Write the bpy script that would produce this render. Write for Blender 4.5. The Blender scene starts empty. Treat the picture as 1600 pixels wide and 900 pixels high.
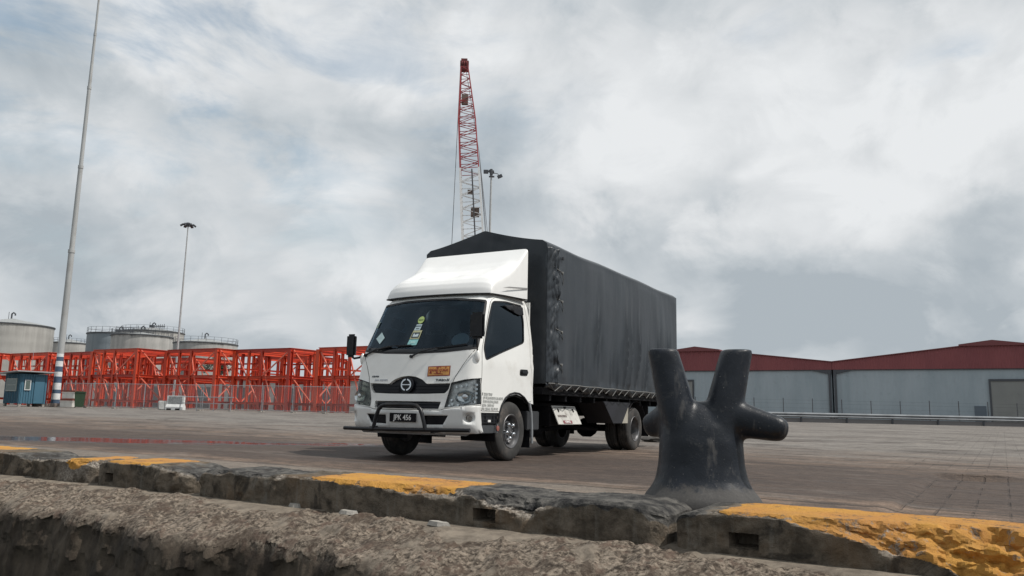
import bpy, bmesh, math, random
import numpy as np
from mathutils import Vector, Matrix, noise
from mathutils.geometry import delaunay_2d_cdt
random.seed(4)
C = bpy.context.scene.collection
scene = bpy.context.scene
R = math.radians
def ex(x): return math.exp(max(-60.0, min(60.0, x)))

# ------------------------------------------------------------------ camera
FPX = 1245.0
PIT, ROL = R(8.9), R(1.2)
Fv = Vector((0, math.cos(PIT), math.sin(PIT)))
U0 = Vector((0, -math.sin(PIT), math.cos(PIT)))
R0 = Vector((1, 0, 0))
Rv = R0 * math.cos(ROL) + U0 * math.sin(ROL)
Uv = -R0 * math.sin(ROL) + U0 * math.cos(ROL)
cd = bpy.data.cameras.new('camera')
cam = bpy.data.objects.new('camera', cd)
C.objects.link(cam)
m = Matrix((Rv, Uv, -Fv)).transposed().to_4x4()
m.translation = Vector((0, 0, 0.65))
cam.matrix_world = m
cd.sensor_width = 36
cd.lens = FPX / 1600 * 36
cd.clip_start = 0.05
cd.clip_end = 6000
scene.camera = cam
scene.view_settings.view_transform = 'Standard'
scene.view_settings.look = 'None'
scene.view_settings.exposure = 0.0
scene.view_settings.gamma = 1
scene.view_settings.use_curve_mapping = False

# ------------------------------------------------------------------ node helpers
class NT:
    def __init__(s, tree):
        s.t = tree; s.n = tree.nodes; s.l = tree.links
    def node(s, typ, **kw):
        n = s.n.new(typ)
        for k, v in kw.items():
            setattr(n, k, v)
        return n
    def put(s, sock, val):
        if isinstance(val, bpy.types.NodeSocket):
            s.l.new(val, sock)
        elif val is not None:
            if hasattr(sock.default_value, '__len__') and not hasattr(val, '__len__'):
                sock.default_value = (val, val, val, 1)[:len(sock.default_value)]
            elif hasattr(val, '__len__') and len(val) == 3 and len(sock.default_value) == 4:
                sock.default_value = (*val, 1)
            else:
                sock.default_value = val
    def math(s, op, a, b=0.0, c=None, clamp=False):
        n = s.node('ShaderNodeMath', operation=op, use_clamp=clamp)
        s.put(n.inputs[0], a); s.put(n.inputs[1], b)
        if c is not None: s.put(n.inputs[2], c)
        return n.outputs[0]
    def mix(s, f, a, b, mode='MIX'):
        n = s.node('ShaderNodeMix', data_type='RGBA', blend_type=mode)
        s.put(n.inputs[0], f); s.put(n.inputs[6], a); s.put(n.inputs[7], b)
        return n.outputs[2]
    def noise(s, vec, scale, detail=4, rough=.55, dist=0.0):
        n = s.node('ShaderNodeTexNoise')
        s.put(n.inputs['Vector'], vec); n.inputs['Scale'].default_value = scale
        n.inputs['Detail'].default_value = detail; n.inputs['Roughness'].default_value = rough
        n.inputs['Distortion'].default_value = dist
        return n.outputs['Fac']
    def ss(s, x, a, b):
        n = s.node('ShaderNodeMapRange', interpolation_type='SMOOTHSTEP')
        s.put(n.inputs[0], x); s.put(n.inputs[1], a); s.put(n.inputs[2], b)
        return n.outputs[0]
    def mapping(s, vec, loc=(0, 0, 0), rot=(0, 0, 0), sc=(1, 1, 1)):
        n = s.node('ShaderNodeMapping')
        s.put(n.inputs[0], vec); n.inputs[1].default_value = loc
        n.inputs[2].default_value = rot; n.inputs[3].default_value = sc
        return n.outputs[0]

# ------------------------------------------------------------------ world: broken cloud over a physical sky
SUN_EL = R(57)
# sun horizontally along the quay from the right, a little from behind the quay line
yaw = R(29.6)
VR = Vector((math.sin(yaw), math.cos(yaw), 0)); LU = Vector((math.cos(yaw), -math.sin(yaw), 0))
az = R(15)
hs = LU * math.cos(az) + VR * math.sin(az)
sun_dir = Vector((hs.x * math.cos(SUN_EL), hs.y * math.cos(SUN_EL), math.sin(SUN_EL)))
world = bpy.data.worlds.new('World'); scene.world = world; world.use_nodes = True
T = NT(world.node_tree); T.n.clear()
out = T.node('ShaderNodeOutputWorld'); bg = T.node('ShaderNodeBackground')
bg.inputs[1].default_value = 0.1
world.cycles.sampling_method = 'MANUAL'; world.cycles.sample_map_resolution = 256
sky = T.node('ShaderNodeTexSky', sky_type='NISHITA', sun_disc=False)
sky.sun_elevation = SUN_EL; sky.sun_rotation = math.atan2(hs.x, hs.y)
sky.air_density = 1.2; sky.dust_density = 1.5
tc = T.node('ShaderNodeTexCoord'); D = tc.outputs['Generated']
sx = T.node('ShaderNodeSeparateXYZ'); T.put(sx.inputs[0], D)
zc = T.math('ADD', T.math('MAXIMUM', sx.outputs[2], 0.0), 0.22)
cmb = T.node('ShaderNodeCombineXYZ')
T.put(cmb.inputs[0], T.math('DIVIDE', sx.outputs[0], zc)); T.put(cmb.inputs[1], T.math('DIVIDE', sx.outputs[1], zc))
PV = cmb.outputs[0]
DV = T.mapping(D, (0, 0, 0), sc=(1, 1, 1.35))
n1 = T.noise(T.mapping(DV, (3.1, 0.4, 0)), 2.9, 9, .56, .35)
n2 = T.noise(T.mapping(DV, (7.7, 2.2, 5)), 8.5, 8, .58, .5)
n3 = T.noise(T.mapping(DV, (1.3, 9.2, 3)), 1.3, 3, .5, .1)
vor = T.node('ShaderNodeTexVoronoi', feature='SMOOTH_F1'); vor.inputs['Scale'].default_value = 6.5; vor.inputs['Smoothness'].default_value = .35
vor.inputs['Detail'].default_value = 1.0; vor.inputs['Roughness'].default_value = .5
wv_ = T.node('ShaderNodeVectorMath', operation='ADD'); T.put(wv_.inputs[0], DV)
cn_ = T.node('ShaderNodeCombineXYZ'); T.put(cn_.inputs[0], T.math('MULTIPLY', n2, .25)); T.put(cn_.inputs[2], T.math('MULTIPLY', n1, .25)); T.put(wv_.inputs[1], cn_.outputs[0])
T.put(vor.inputs['Vector'], wv_.outputs[0])
bil = T.math('SUBTRACT', .42, vor.outputs['Distance'])
shade = T.math('ADD', T.math('MULTIPLY', n1, .58), T.math('ADD', T.math('MULTIPLY', n2, .26), T.math('MULTIPLY', n3, .16)))
shade = T.math('ADD', shade, T.math('MULTIPLY', bil, .15))
def spot(px, py, rad, soft):   # soft mask round a fixed sky direction
    d = (Fv + Rv * (px - 800) / FPX + Uv * (450 - py) / FPX).normalized()
    vm = T.node('ShaderNodeVectorMath', operation='SUBTRACT')
    T.put(vm.inputs[0], D); vm.inputs[1].default_value = d
    sc = T.node('ShaderNodeVectorMath', operation='MULTIPLY'); T.put(sc.inputs[0], vm.outputs[0]); sc.inputs[1].default_value = (1, 1, 1.7)
    ln = T.node('ShaderNodeVectorMath', operation='LENGTH'); T.put(ln.inputs[0], sc.outputs[0])
    wob = T.math('ADD', ln.outputs['Value'], T.math('MULTIPLY', T.math('SUBTRACT', n2, .5), soft * 1.2))
    return T.ss(wob, rad + soft, rad - soft)
def add(a, b): return T.math('ADD', a, b)
# large brightness layout of this cloud deck
shade = add(shade, T.math('MULTIPLY', spot(1120, 230, .34, .34), .035))
shade = add(shade, T.math('MULTIPLY', spot(1450, 330, .15, .2), .01))
shade = add(shade, T.math('MULTIPLY', spot(1185, 268, .012, .022), .10))
shade = add(shade, T.math('MULTIPLY', spot(1158, 275, .006, .016), .08))
shade = add(shade, T.math('MULTIPLY', spot(550, 395, .06, .10), .06))
shade = add(shade, T.math('MULTIPLY', spot(420, 220, .10, .14), .05))
shade = add(shade, T.math('MULTIPLY', spot(560, 290, .02, .05), .05))
shade = add(shade, T.math('MULTIPLY', spot(1000, 400, .05, .10), -.055))
shade = add(shade, T.math('MULTIPLY', spot(1400, 450, .08, .14), -.07))
shade = add(shade, T.math('MULTIPLY', spot(350, 520, .18, .18), -.05))
lowb = T.ss(sx.outputs[2], .22, .0)
shade = add(shade, T.math('MULTIPLY', lowb, -.05))
cr = T.node('ShaderNodeValToRGB'); T.put(cr.inputs[0], shade)
e = cr.color_ramp.elements
e[0].position = .375; e[0].color = (4.2, 4.7, 5.1, 1)
e[1].position = .455; e[1].color = (5.65, 6.05, 6.35, 1)
x = cr.color_ramp.elements.new(.52); x.color = (6.9, 7.15, 7.35, 1)
x = cr.color_ramp.elements.new(.605); x.color = (8.1, 8.3, 8.45, 1)
# thin spots where the blue of the sky comes through
gap = T.ss(T.noise(T.mapping(D, (0.3, 5.2, 1), sc=(1, 1, 2.6)), 4.2, 8, .6, .4), .44, .64)
where = T.math('MAXIMUM', spot(250, 60, .32, .26), T.math('MULTIPLY', spot(1170, 15, .03, .06), 1.2))
where = T.math('MAXIMUM', where, T.math('MULTIPLY', spot(1500, 100, .03, .05), 1.0))
where = T.math('MAXIMUM', where, T.math('MULTIPLY', spot(810, 170, .03, .06), .8))
where = T.math('MAXIMUM', where, T.math('MULTIPLY', spot(560, 170, .06, .12), .8))
blue = T.math('MULTIPLY', gap, where)
skyc = T.mix(1.0, sky.outputs[0], (1.45, 1.45, 1.28, 1), 'MULTIPLY')
col = T.mix(T.math('MULTIPLY', blue, .62), cr.outputs[0], skyc)
# below the horizon: a plain grey, like far sea haze
belo = T.ss(sx.outputs[2], -.002, -.03)
col = T.mix(belo, col, (3.0, 3.2, 3.4, 1))
T.put(bg.inputs[0], col); T.l.new(bg.outputs[0], out.inputs[0])

sl = bpy.data.lights.new('sun', 'SUN'); sl.energy = 3.8; sl.angle = R(.6); sl.color = (1, .955, .89)
so = bpy.data.objects.new('sun', sl); C.objects.link(so)
so.rotation_euler = sun_dir.to_track_quat('Z', 'Y').to_euler()

# ------------------------------------------------------------------ mesh helpers
class MB:
    def __init__(s): s.v = []; s.f = []
    def quadgrid(s, fn, A, B, flip=False, closeA=False):
        o = len(s.v)
        for a in A:
            for b in B: s.v.append(tuple(fn(a, b)))
        nb = len(B); na = len(A)
        for i in range(na if closeA else na - 1):
            for j in range(nb - 1):
                k = o + i * nb + j; k2 = o + ((i + 1) % na) * nb + j
                q = (k, k2, k2 + 1, k + 1)
                s.f.append(q[::-1] if flip else q)
        return s
    def box(s, c, d, M=None):
        o = len(s.v); c = Vector(c)
        for i in (-.5, .5):
            for j in (-.5, .5):
                for k in (-.5, .5):
                    p = Vector((i * d[0], j * d[1], k * d[2]))
                    if M: p = M @ p
                    s.v.append(tuple(c + p))
        for q in ((0, 1, 3, 2), (4, 6, 7, 5), (0, 4, 5, 1), (2, 3, 7, 6), (0, 2, 6, 4), (1, 5, 7, 3)):
            s.f.append(tuple(o + i for i in q))
        return s
    def b2(s, x0, x1, y0, y1, z0, z1):
        return s.box(((x0 + x1) / 2, (y0 + y1) / 2, (z0 + z1) / 2), (x1 - x0, y1 - y0, z1 - z0))
    def frame(s, d):
        d = d.normalized(); up = Vector((0, 0, 1)) if abs(d.z) < .95 else Vector((0, 1, 0))
        a = d.cross(up).normalized(); b = a.cross(d).normalized(); return a, b
    def bar(s, p0, p1, w, h=None):
        p0 = Vector(p0); p1 = Vector(p1); h = h or w; d = p1 - p0; a, b = s.frame(d)
        M = Matrix((a, d.normalized(), b)).transposed()
        return s.box((p0 + p1) / 2, (w, d.length, h), M)
    def ibeam(s, p0, p1, w, h, t=.02):
        p0 = Vector(p0); p1 = Vector(p1); d = p1 - p0; a, b = s.frame(d)
        M = Matrix((a, d.normalized(), b)).transposed(); c = (p0 + p1) / 2
        s.box(c, (t, d.length, h - 2 * t), M)
        for q in (-1, 1): s.box(c + b * q * (h - t) / 2, (w, d.length, t), M)
        return s
    def tube(s, pts, r, n=8, cap=True):
        pts = [Vector(p) for p in pts]; o = len(s.v)
        rs = r if hasattr(r, '__len__') else [r] * len(pts)
        prev = None
        for i, p in enumerate(pts):
            d = (pts[min(i + 1, len(pts) - 1)] - pts[max(i - 1, 0)])
            a, b = s.frame(d)
            if prev is not None:
                a = (prev - d.normalized() * prev.dot(d.normalized())).normalized(); b = a.cross(d.normalized())
            prev = a
            for k in range(n):
                t = 2 * math.pi * k / n
                s.v.append(tuple(p + (a * math.cos(t) + b * math.sin(t)) * rs[i]))
        for i in range(len(pts) - 1):
            for k in range(n):
                k2 = (k + 1) % n
                s.f.append((o + i * n + k, o + i * n + k2, o + (i + 1) * n + k2, o + (i + 1) * n + k))
        if cap:
            s.f.append(tuple(o + k for k in range(n))[::-1]); s.f.append(tuple(o + (len(pts) - 1) * n + k for k in range(n)))
        return s
    def lathe(s, prof, c=(0, 0, 0), axis='x', n=48, flip=False):
        c = Vector(c)
        def fn(t, i):
            x, r = prof[i]
            a, b = r * math.cos(t), r * math.sin(t)
            p = {'x': (x, a, b), 'z': (a, b, x), 'y': (b, x, a)}[axis]
            return c + Vector(p)
        return s.quadgrid(fn, [2 * math.pi * k / n for k in range(n)], list(range(len(prof))), flip, True)
    def poly(s, pts, M=None, thick=0.0):
        """flat polygon prism: pts 2d in the xz plane mapped by fn"""
        o = len(s.v); n = len(pts)
        for p in pts: s.v.append(tuple(p[0]))
        for p in pts: s.v.append(tuple(p[1]))
        s.f.append(tuple(range(o, o + n))); s.f.append(tuple(range(o + 2 * n - 1, o + n - 1, -1)))
        for i in range(n):
            j = (i + 1) % n; s.f.append((o + i, o + n + i, o + n + j, o + j))
        return s
    def patch(s, outer, fn, holes=(), step=.06):
        vs = []; es = []
        for poly in [outer, *holes]:
            pts = []
            for i, p in enumerate(poly):
                q = poly[(i + 1) % len(poly)]
                L = math.hypot(q[0] - p[0], q[1] - p[1]); k = max(1, int(L / step))
                for j in range(k): pts.append((p[0] + (q[0] - p[0]) * j / k, p[1] + (q[1] - p[1]) * j / k))
            o = len(vs); vs += pts
            es += [(o + i, o + (i + 1) % len(pts)) for i in range(len(pts))]
        xs = [p[0] for p in outer]; ys = [p[1] for p in outer]
        gx = min(xs) + step / 2
        while gx < max(xs):
            gy = min(ys) + step / 2
            while gy < max(ys):
                if inside(gx, gy, outer) and not any(inside(gx, gy, h) for h in holes): vs.append((gx, gy))
                gy += step
            gx += step
        r = delaunay_2d_cdt([Vector(v) for v in vs], es, [], 0, 1e-5)
        V, Fc = r[0], r[2]; o = len(s.v)
        for v in V: s.v.append(tuple(fn(v[0], v[1])))
        for f in Fc:
            cx = sum(V[i][0] for i in f) / len(f); cy = sum(V[i][1] for i in f) / len(f)
            if inside(cx, cy, outer) and not any(inside(cx, cy, h) for h in holes):
                s.f.append(tuple(o + i for i in f))
        return s
    def build(s, name, mat, parent=None, smooth=False, bevel=0, solid=0, loc=None, sharp=None):
        me = bpy.data.meshes.new(name); me.from_pydata(s.v, [], s.f)
        bm = bmesh.new(); bm.from_mesh(me)
        if bevel:
            bmesh.ops.bevel(bm, geom=[e for e in bm.edges if e.is_manifold and e.calc_face_angle(0) > .6], offset=bevel, segments=2, affect='EDGES', clamp_overlap=True)
        if not solid and not getattr(s, 'keepn', False): bmesh.ops.recalc_face_normals(bm, faces=bm.faces)
        bm.to_mesh(me); bm.free()
        if smooth:
            me.shade_smooth()
            try: me.set_sharp_from_angle(angle=R(sharp or 40))
            except Exception: pass
        me.materials.append(mat)
        o = bpy.data.objects.new(name, me); C.objects.link(o)
        if parent: o.parent = parent
        if loc: o.location = loc
        if solid:
            md = o.modifiers.new('thickness', 'SOLIDIFY'); md.thickness = solid; md.offset = -1
        return o
def inside(x, y, poly):
    c = False; n = len(poly); j = n - 1
    for i in range(n):
        xi, yi = poly[i]; xj, yj = poly[j]
        if (yi > y) != (yj > y) and x < (xj - xi) * (y - yi) / (yj - yi) + xi: c = not c
        j = i
    return c
def tag(o, label=None, cat=None, group=None, kind=None):
    if label: o['label'] = label
    if cat: o['category'] = cat
    if group: o['group'] = group
    if kind: o['kind'] = kind
    return o
def empty(name, loc=(0, 0, 0), rz=0, label=None, cat=None, group=None):
    o = bpy.data.objects.new(name, None); C.objects.link(o); o.location = loc; o.rotation_euler = (0, 0, rz)
    o.empty_display_size = .3
    return tag(o, label, cat, group)
def copy_tree(o, parent=None):
    c = o.copy(); C.objects.link(c)
    if parent: c.parent = parent
    for ch in [k for k in bpy.data.objects if k.parent == o]: copy_tree(ch, c)
    return c
def text_mesh(txt, size, name, mat, parent, M, align='CENTER', sx=1.0, extrude=.0015, bold=0.0, font=None):
    cu = bpy.data.curves.new(name, 'FONT'); cu.body = txt; cu.size = size; cu.align_x = align; cu.align_y = 'CENTER'
    cu.extrude = extrude; cu.offset = bold; cu.resolution_u = 3
    t = bpy.data.objects.new('tmp', cu); C.objects.link(t)
    me = bpy.data.meshes.new_from_object(t.evaluated_get(bpy.context.evaluated_depsgraph_get()))
    bpy.data.objects.remove(t)
    me.name = name; me.transform(M @ Matrix.Diagonal((sx, 1, 1, 1)))
    me.materials.clear(); me.materials.append(mat)
    o = bpy.data.objects.new(name, me); C.objects.link(o)
    if parent: o.parent = parent
    return o
def fillet(poly, r, n=5):
    out = []
    for i, p in enumerate(poly):
        a = Vector(poly[i - 1]); b = Vector(p); c = Vector(poly[(i + 1) % len(poly)])
        u = (a - b); v = (c - b); rr = min(r, u.length * .45, v.length * .45)
        p0 = b + u.normalized() * rr; p1 = b + v.normalized() * rr
        for k in range(n + 1):
            t = k / n; q = p0 * (1 - t) ** 2 + b * 2 * t * (1 - t) + p1 * t * t; out.append((q.x, q.y))
    return out
def grow(poly, d):
    n = len(poly); A = sum(poly[i][0] * poly[(i + 1) % n][1] - poly[(i + 1) % n][0] * poly[i][1] for i in range(n))
    sg = 1 if A > 0 else -1; out = []
    for i in range(n):
        a = Vector(poly[i - 1]); b = Vector(poly[i]); c = Vector(poly[(i + 1) % n])
        e1 = (b - a).normalized(); e2 = (c - b).normalized()
        nn = Vector((e1.y + e2.y, -e1.x - e2.x)) * sg
        nn = nn.normalized() if nn.length > 1e-6 else Vector((0, 0))
        out.append((b.x + nn.x * d, b.y + nn.y * d))
    return out
def fbm(p, s, o=4): return noise.fractal(Vector(p) * s, .9, 2.1, o)

# ------------------------------------------------------------------ materials
def mat(name, col, rough=.6, metal=0, var=0.0, vscale=3, bump=0.0, bscale=40, spec=.5, coat=0, dirt=None, dscale=2, stretch=(1, 1, 1), rvar=.0, coord='Object'):
    m = bpy.data.materials.new(name); m.use_nodes = True
    t = NT(m.node_tree); b = m.node_tree.nodes['Principled BSDF']
    b.inputs['Roughness'].default_value = rough; b.inputs['Metallic'].default_value = metal
    b.inputs['Specular IOR Level'].default_value = spec; b.inputs['Coat Weight'].default_value = coat
    b.inputs['Coat Roughness'].default_value = .08
    c = (*col, 1)
    tcn = t.node('ShaderNodeTexCoord'); P = t.mapping(tcn.outputs[coord], sc=stretch)
    cur = c
    if var:
        n = t.noise(P, vscale, 5, .6)
        cur = t.mix(t.ss(n, .3, .7), tuple(x * (1 - var) for x in col) + (1,), tuple(min(1, x * (1 + var)) for x in col) + (1,))
    if dirt:
        n = t.noise(P, dscale, 7, .65, .3)
        cur = t.mix(t.math('MULTIPLY', t.ss(n, .5, .72), dirt[3]), cur, (*dirt[:3], 1))
    t.put(b.inputs['Base Color'], cur)
    if rvar:
        n = t.noise(P, vscale * 2, 4, .6)
        t.put(b.inputs['Roughness'], t.math('ADD', rough - rvar / 2, t.math('MULTIPLY', n, rvar)))
    if bump:
        n = t.noise(P, bscale, 5, .6)
        bn = t.node('ShaderNodeBump'); bn.inputs['Strength'].default_value = 1; bn.inputs['Distance'].default_value = bump
        t.put(bn.inputs['Height'], n); t.put(b.inputs['Normal'], bn.outputs[0])
    return m
M_white = mat('white_paint', (.80, .80, .775), .32, var=.03, vscale=2, coat=.6, dirt=(.45, .41, .35, .25), dscale=2.2, rvar=.12)
M_white2 = mat('white_bumper', (.70, .71, .70), .38, var=.04, vscale=3, dirt=(.35, .31, .27, .45), dscale=3.5, rvar=.15)
M_fair = mat('fairing_fibreglass', (.80, .80, .79), .42, var=.03, vscale=2, dirt=(.5, .48, .44, .2), dscale=2)
M_black = mat('black_plastic', (.012, .013, .016), .5, spec=.3, var=.2, vscale=8, dirt=(.08, .07, .06, .4), dscale=6)
M_blackm = mat('black_paint_metal', (.010, .011, .014), .36, spec=.35, var=.2, vscale=6, dirt=(.07, .06, .05, .3), dscale=5)
M_dark = mat('underbody_grime', (.008, .008, .010), .8, spec=.2, var=.4, vscale=4, dirt=(.028, .025, .022, .5), dscale=4, bump=.004, bscale=25)
M_liner = mat('shut_line_dark', (.01, .01, .01), .8)
M_chrome = mat('chrome', (.62, .64, .66), .12, 1.0, var=.05)
M_silver = mat('reflector_silver', (.5, .52, .54), .22, .9, var=.15, vscale=20)
M_rim = mat('wheel_steel', (.13, .13, .135), .45, .6, var=.3, vscale=12, dirt=(.09, .075, .06, .5), dscale=9)
M_tyre = mat('tyre_rubber', (.035, .034, .033), .85, var=.25, vscale=6, dirt=(.13, .11, .095, .75), dscale=5, bump=.002, bscale=60)
M_seat = mat('seat_cloth', (.02, .02, .023), .9, var=.2)
M_text = mat('lettering_grey', (.46, .47, .46), .6)
M_wtxt = mat('plate_white', (.8, .8, .78), .5)
M_grey = mat('galvanised_steel', (.38, .40, .42), .5, .5, var=.15, vscale=3, dirt=(.2, .17, .14, .3), dscale=4)
M_conc = mat('concrete_plain', (.33, .31, .28), .9, var=.2, vscale=2, dirt=(.14, .12, .1, .6), dscale=1.5, bump=.01, bscale=20)
def glass(name, tint, rough=.03, gc=(.95, 1, 1)):
    m = bpy.data.materials.new(name); m.use_nodes = True; t = NT(m.node_tree); t.n.clear()
    o = t.node('ShaderNodeOutputMaterial'); tr = t.node('ShaderNodeBsdfTransparent'); tr.inputs[0].default_value = (*tint, 1)
    g = t.node('ShaderNodeBsdfGlossy'); g.inputs['Roughness'].default_value = rough; g.inputs[0].default_value = (*gc, 1)
    fr = t.node('ShaderNodeFresnel'); fr.inputs[0].default_value = 1.5
    mx = t.node('ShaderNodeMixShader')
    t.put(mx.inputs[0], fr.outputs[0]); t.l.new(tr.outputs[0], mx.inputs[1]); t.l.new(g.outputs[0], mx.inputs[2])
    t.l.new(mx.outputs[0], o.inputs[0]); return m
M_wind = glass('windscreen_glass', (.30, .40, .46), gc=(.50, .66, .82))
M_side = glass('tinted_side_glass', (.08, .09, .10), gc=(.55, .66, .76))
M_lens = glass('lamp_lens', (.86, .88, .88), .05)

# quay frame: tq along the quay edge (image left to right), nq inland
QA = R(-31.5)
Qv = Vector((math.cos(QA), math.sin(QA), 0)); Nv = Vector((-math.sin(QA), math.cos(QA), 0))
def Qp(t, n, z=0): return Vector((Qv.x * t + Nv.x * n, Qv.y * t + Nv.y * n, z))
def rise(Y):
    y = max(0, Y - 16)
    return .46 * (1 - ex(-(y / 30) ** 1.35)) if y > 0 else 0.0

# ------------------------------------------------------------------ ground
def ground_mat():
    m = bpy.data.materials.new('quay_apron'); m.use_nodes = True; t = NT(m.node_tree); b = m.node_tree.nodes['Principled BSDF']
    tcn = t.node('ShaderNodeTexCoord'); W = tcn.outputs['Object']
    q = t.mapping(W, rot=(0, 0, -QA))           # x along the quay, y inland
    sp = t.node('ShaderNodeSeparateXYZ'); t.put(sp.inputs[0], q); tq, nq = sp.outputs[0], sp.outputs[1]
    st = t.mapping(q, sc=(.33, 1.0, 1))
    streak = t.noise(st, 3.2, 7, .62, .25); streak2 = t.noise(st, 11, 5, .6, .2)
    blot = t.noise(q, .35, 6, .6, .4); fine = t.noise(q, 22, 6, .7); grit = t.noise(q, 55, 6, .75)
    wob = t.math('MULTIPLY', t.math('SUBTRACT', t.noise(q, 1.1, 5, .6), .5), 1.4)
    # dirt brown working zone near the edge, greyer concrete inland
    dirtm = t.ss(t.math('ADD', nq, t.math('MULTIPLY', t.math('SUBTRACT', t.noise(t.mapping(q, sc=(.12, 1, 1)), .8, 6, .6), .5), 14)), 21, 11)
    brown = t.mix(t.ss(streak, .32, .68), (.050, .036, .029, 1), (.18, .130, .098, 1))
    grey = t.mix(t.ss(t.noise(st, 1.2, 6, .6, .3), .3, .7), (.125, .116, .108, 1), (.195, .182, .168, 1))
    c = t.mix(dirtm, grey, brown)
    c = t.mix(t.math('MULTIPLY', t.ss(streak2, .52, .75), t.math('MULTIPLY', dirtm, .55)), c, (.035, .029, .026, 1))
    c = t.mix(t.math('MULTIPLY', t.ss(blot, .52, .66), .55), c, (.055, .045, .040, 1))
    pat = t.noise(t.mapping(q, sc=(.35, 1, 1)), 1.1, 8, .68, .8)
    c = t.mix(t.math('MULTIPLY', t.ss(pat, .52, .64), .75), c, (.042, .031, .026, 1))
    c = t.mix(t.math('MULTIPLY', t.ss(pat, .46, .34), .45), c, (.21, .18, .155, 1))
    band = t.math('MULTIPLY', t.ss(t.math('ADD', nq, wob), 6.9, 7.6), t.ss(t.math('ADD', nq, t.math('MULTIPLY', wob, 2.5)), 13.5, 10.5))
    c = t.mix(t.math('MULTIPLY', band, t.math('ADD', .40, t.math('MULTIPLY', t.ss(streak, .35, .6), .42))), c, (.042, .031, .027, 1))
    # pale concrete strip just behind the kerb, left of the bollard
    strip = t.math('MULTIPLY', t.ss(t.math('ADD', nq, t.math('MULTIPLY', wob, .35)), 6.9, 6.6), t.ss(tq, -2.2, -3.2))
    c = t.mix(t.math('MULTIPLY', strip, .75), c, t.mix(fine, (.12, .105, .09, 1), (.21, .185, .16, 1)))
    # hairline slab joints along the quay
    jn = t.math('ABSOLUTE', t.math('SUBTRACT', t.math('ADD', nq, t.math('MULTIPLY', wob, .05)), 6.72))
    c = t.mix(t.math('MULTIPLY', t.ss(jn, .03, .008), .7), c, (.02, .018, .016, 1))
    # block pavers on the right and further inland
    br = t.node('ShaderNodeTexBrick'); t.put(br.inputs['Vector'], t.mapping(q, rot=(0, 0, R(0)), sc=(1, 1, 1)))
    br.inputs['Scale'].default_value = 1; br.inputs['Brick Width'].default_value = .24; br.inputs['Row Height'].default_value = .24
    br.offset = 0.0
    br.inputs['Mortar Size'].default_value = .014; br.inputs['Mortar Smooth'].default_value = .6
    br.inputs['Color1'].default_value = (.9, .9, .9, 1); br.inputs['Color2'].default_value = (1.12, 1.1, 1.06, 1); br.inputs['Mortar'].default_value = (.62, .60, .58, 1)
    edge = t.math('ADD', tq, t.math('MULTIPLY', wob, .12))
    pav_a = t.math('MULTIPLY', t.ss(edge, -.78, -.70), t.ss(nq, 11.7, 11.5))
    pav_b = t.math('MULTIPLY', t.ss(t.math('ADD', edge, t.math('MULTIPLY', wob, 2.2)), -3.6, -1.6), t.ss(t.math('ADD', nq, t.math('MULTIPLY', wob, .6)), 11.8, 12.8))
    pav = t.math('MAXIMUM', pav_a, t.math('MULTIPLY', pav_b, .55))
    pavv = t.math('MULTIPLY', pav, t.ss(t.noise(q, 1.9, 6, .7), .44, .60))
    c = t.mix(pavv, c, t.mix(1.0, c, br.outputs[0], 'MULTIPLY'))
    # grit
    c = t.mix(.8, c, t.mix(1.0, c, t.mix(t.ss(grit, .35, .65), (.55, .54, .53, 1), (1.45, 1.42, 1.38, 1)), 'MULTIPLY'))
    g2 = t.noise(q, 7, 7, .7, .4)
    c = t.mix(.7, c, t.mix(1.0, c, t.mix(t.ss(g2, .35, .65), (.68, .66, .64, 1), (1.28, 1.27, 1.25, 1)), 'MULTIPLY'))
    # standing water: world-space ellipses with ragged rims
    sw = t.node('ShaderNodeSeparateXYZ'); t.put(sw.inputs[0], W)
    rag = t.math('MULTIPLY', t.math('SUBTRACT', t.noise(t.mapping(W, sc=(.30, 1, 1)), 1.9, 7, .66), .5), 2.9)
    wet = None
    for (cx, cy, rx, ry) in PUDDLES:
        dx = t.math('DIVIDE', t.math('SUBTRACT', sw.outputs[0], cx), rx); dy = t.math('DIVIDE', t.math('SUBTRACT', sw.outputs[1], cy), ry)
        d = t.math('ADD', t.math('POWER', t.math('MULTIPLY', dx, dx), 1), t.math('MULTIPLY', dy, dy))
        d = t.math('ADD', t.math('SQRT', d), rag)
        k = t.ss(d, 1.04, .94); kw = t.ss(d, 1.9, .95)
        wet = k if wet is None else t.math('MAXIMUM', wet, k)
        damp = kw if cx == PUDDLES[0][0] else t.math('MAXIMUM', damp, kw)
    c = t.mix(t.math('MULTIPLY', damp, .5), c, t.mix(1.0, c, (.4, .38, .37, 1), 'MULTIPLY'))
    c = t.mix(wet, c, (.018, .016, .015, 1))
    t.put(b.inputs['Base Color'], c)
    ro = t.math('ADD', .62, t.math('MULTIPLY', streak, .4))
    ro = t.math('SUBTRACT', ro, t.math('MULTIPLY', damp, .22))
    t.put(b.inputs['Roughness'], t.math('ADD', t.math('MULTIPLY', ro, t.math('SUBTRACT', 1.0, wet)), t.math('MULTIPLY', wet, .10)))
    b.inputs['Specular IOR Level'].default_value = .4
    h = t.math('ADD', t.math('MULTIPLY', streak, 1.0), t.math('ADD', t.math('MULTIPLY', streak2, .5), t.math('MULTIPLY', fine, .35)))
    h = t.math('ADD', h, t.math('MULTIPLY', t.math('MULTIPLY', br.outputs['Fac'], pavv), -.8))
    h = t.math('ADD', h, t.math('MULTIPLY', t.ss(jn, .03, .008), -.6))
    bn = t.node('ShaderNodeBump'); bn.inputs['Distance'].default_value = .03
    t.put(bn.inputs['Strength'], t.math('MULTIPLY', t.math('SUBTRACT', 1.0, wet), .9))
    t.put(bn.inputs['Height'], h); t.put(b.inputs['Normal'], bn.outputs[0])
    return m
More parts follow.
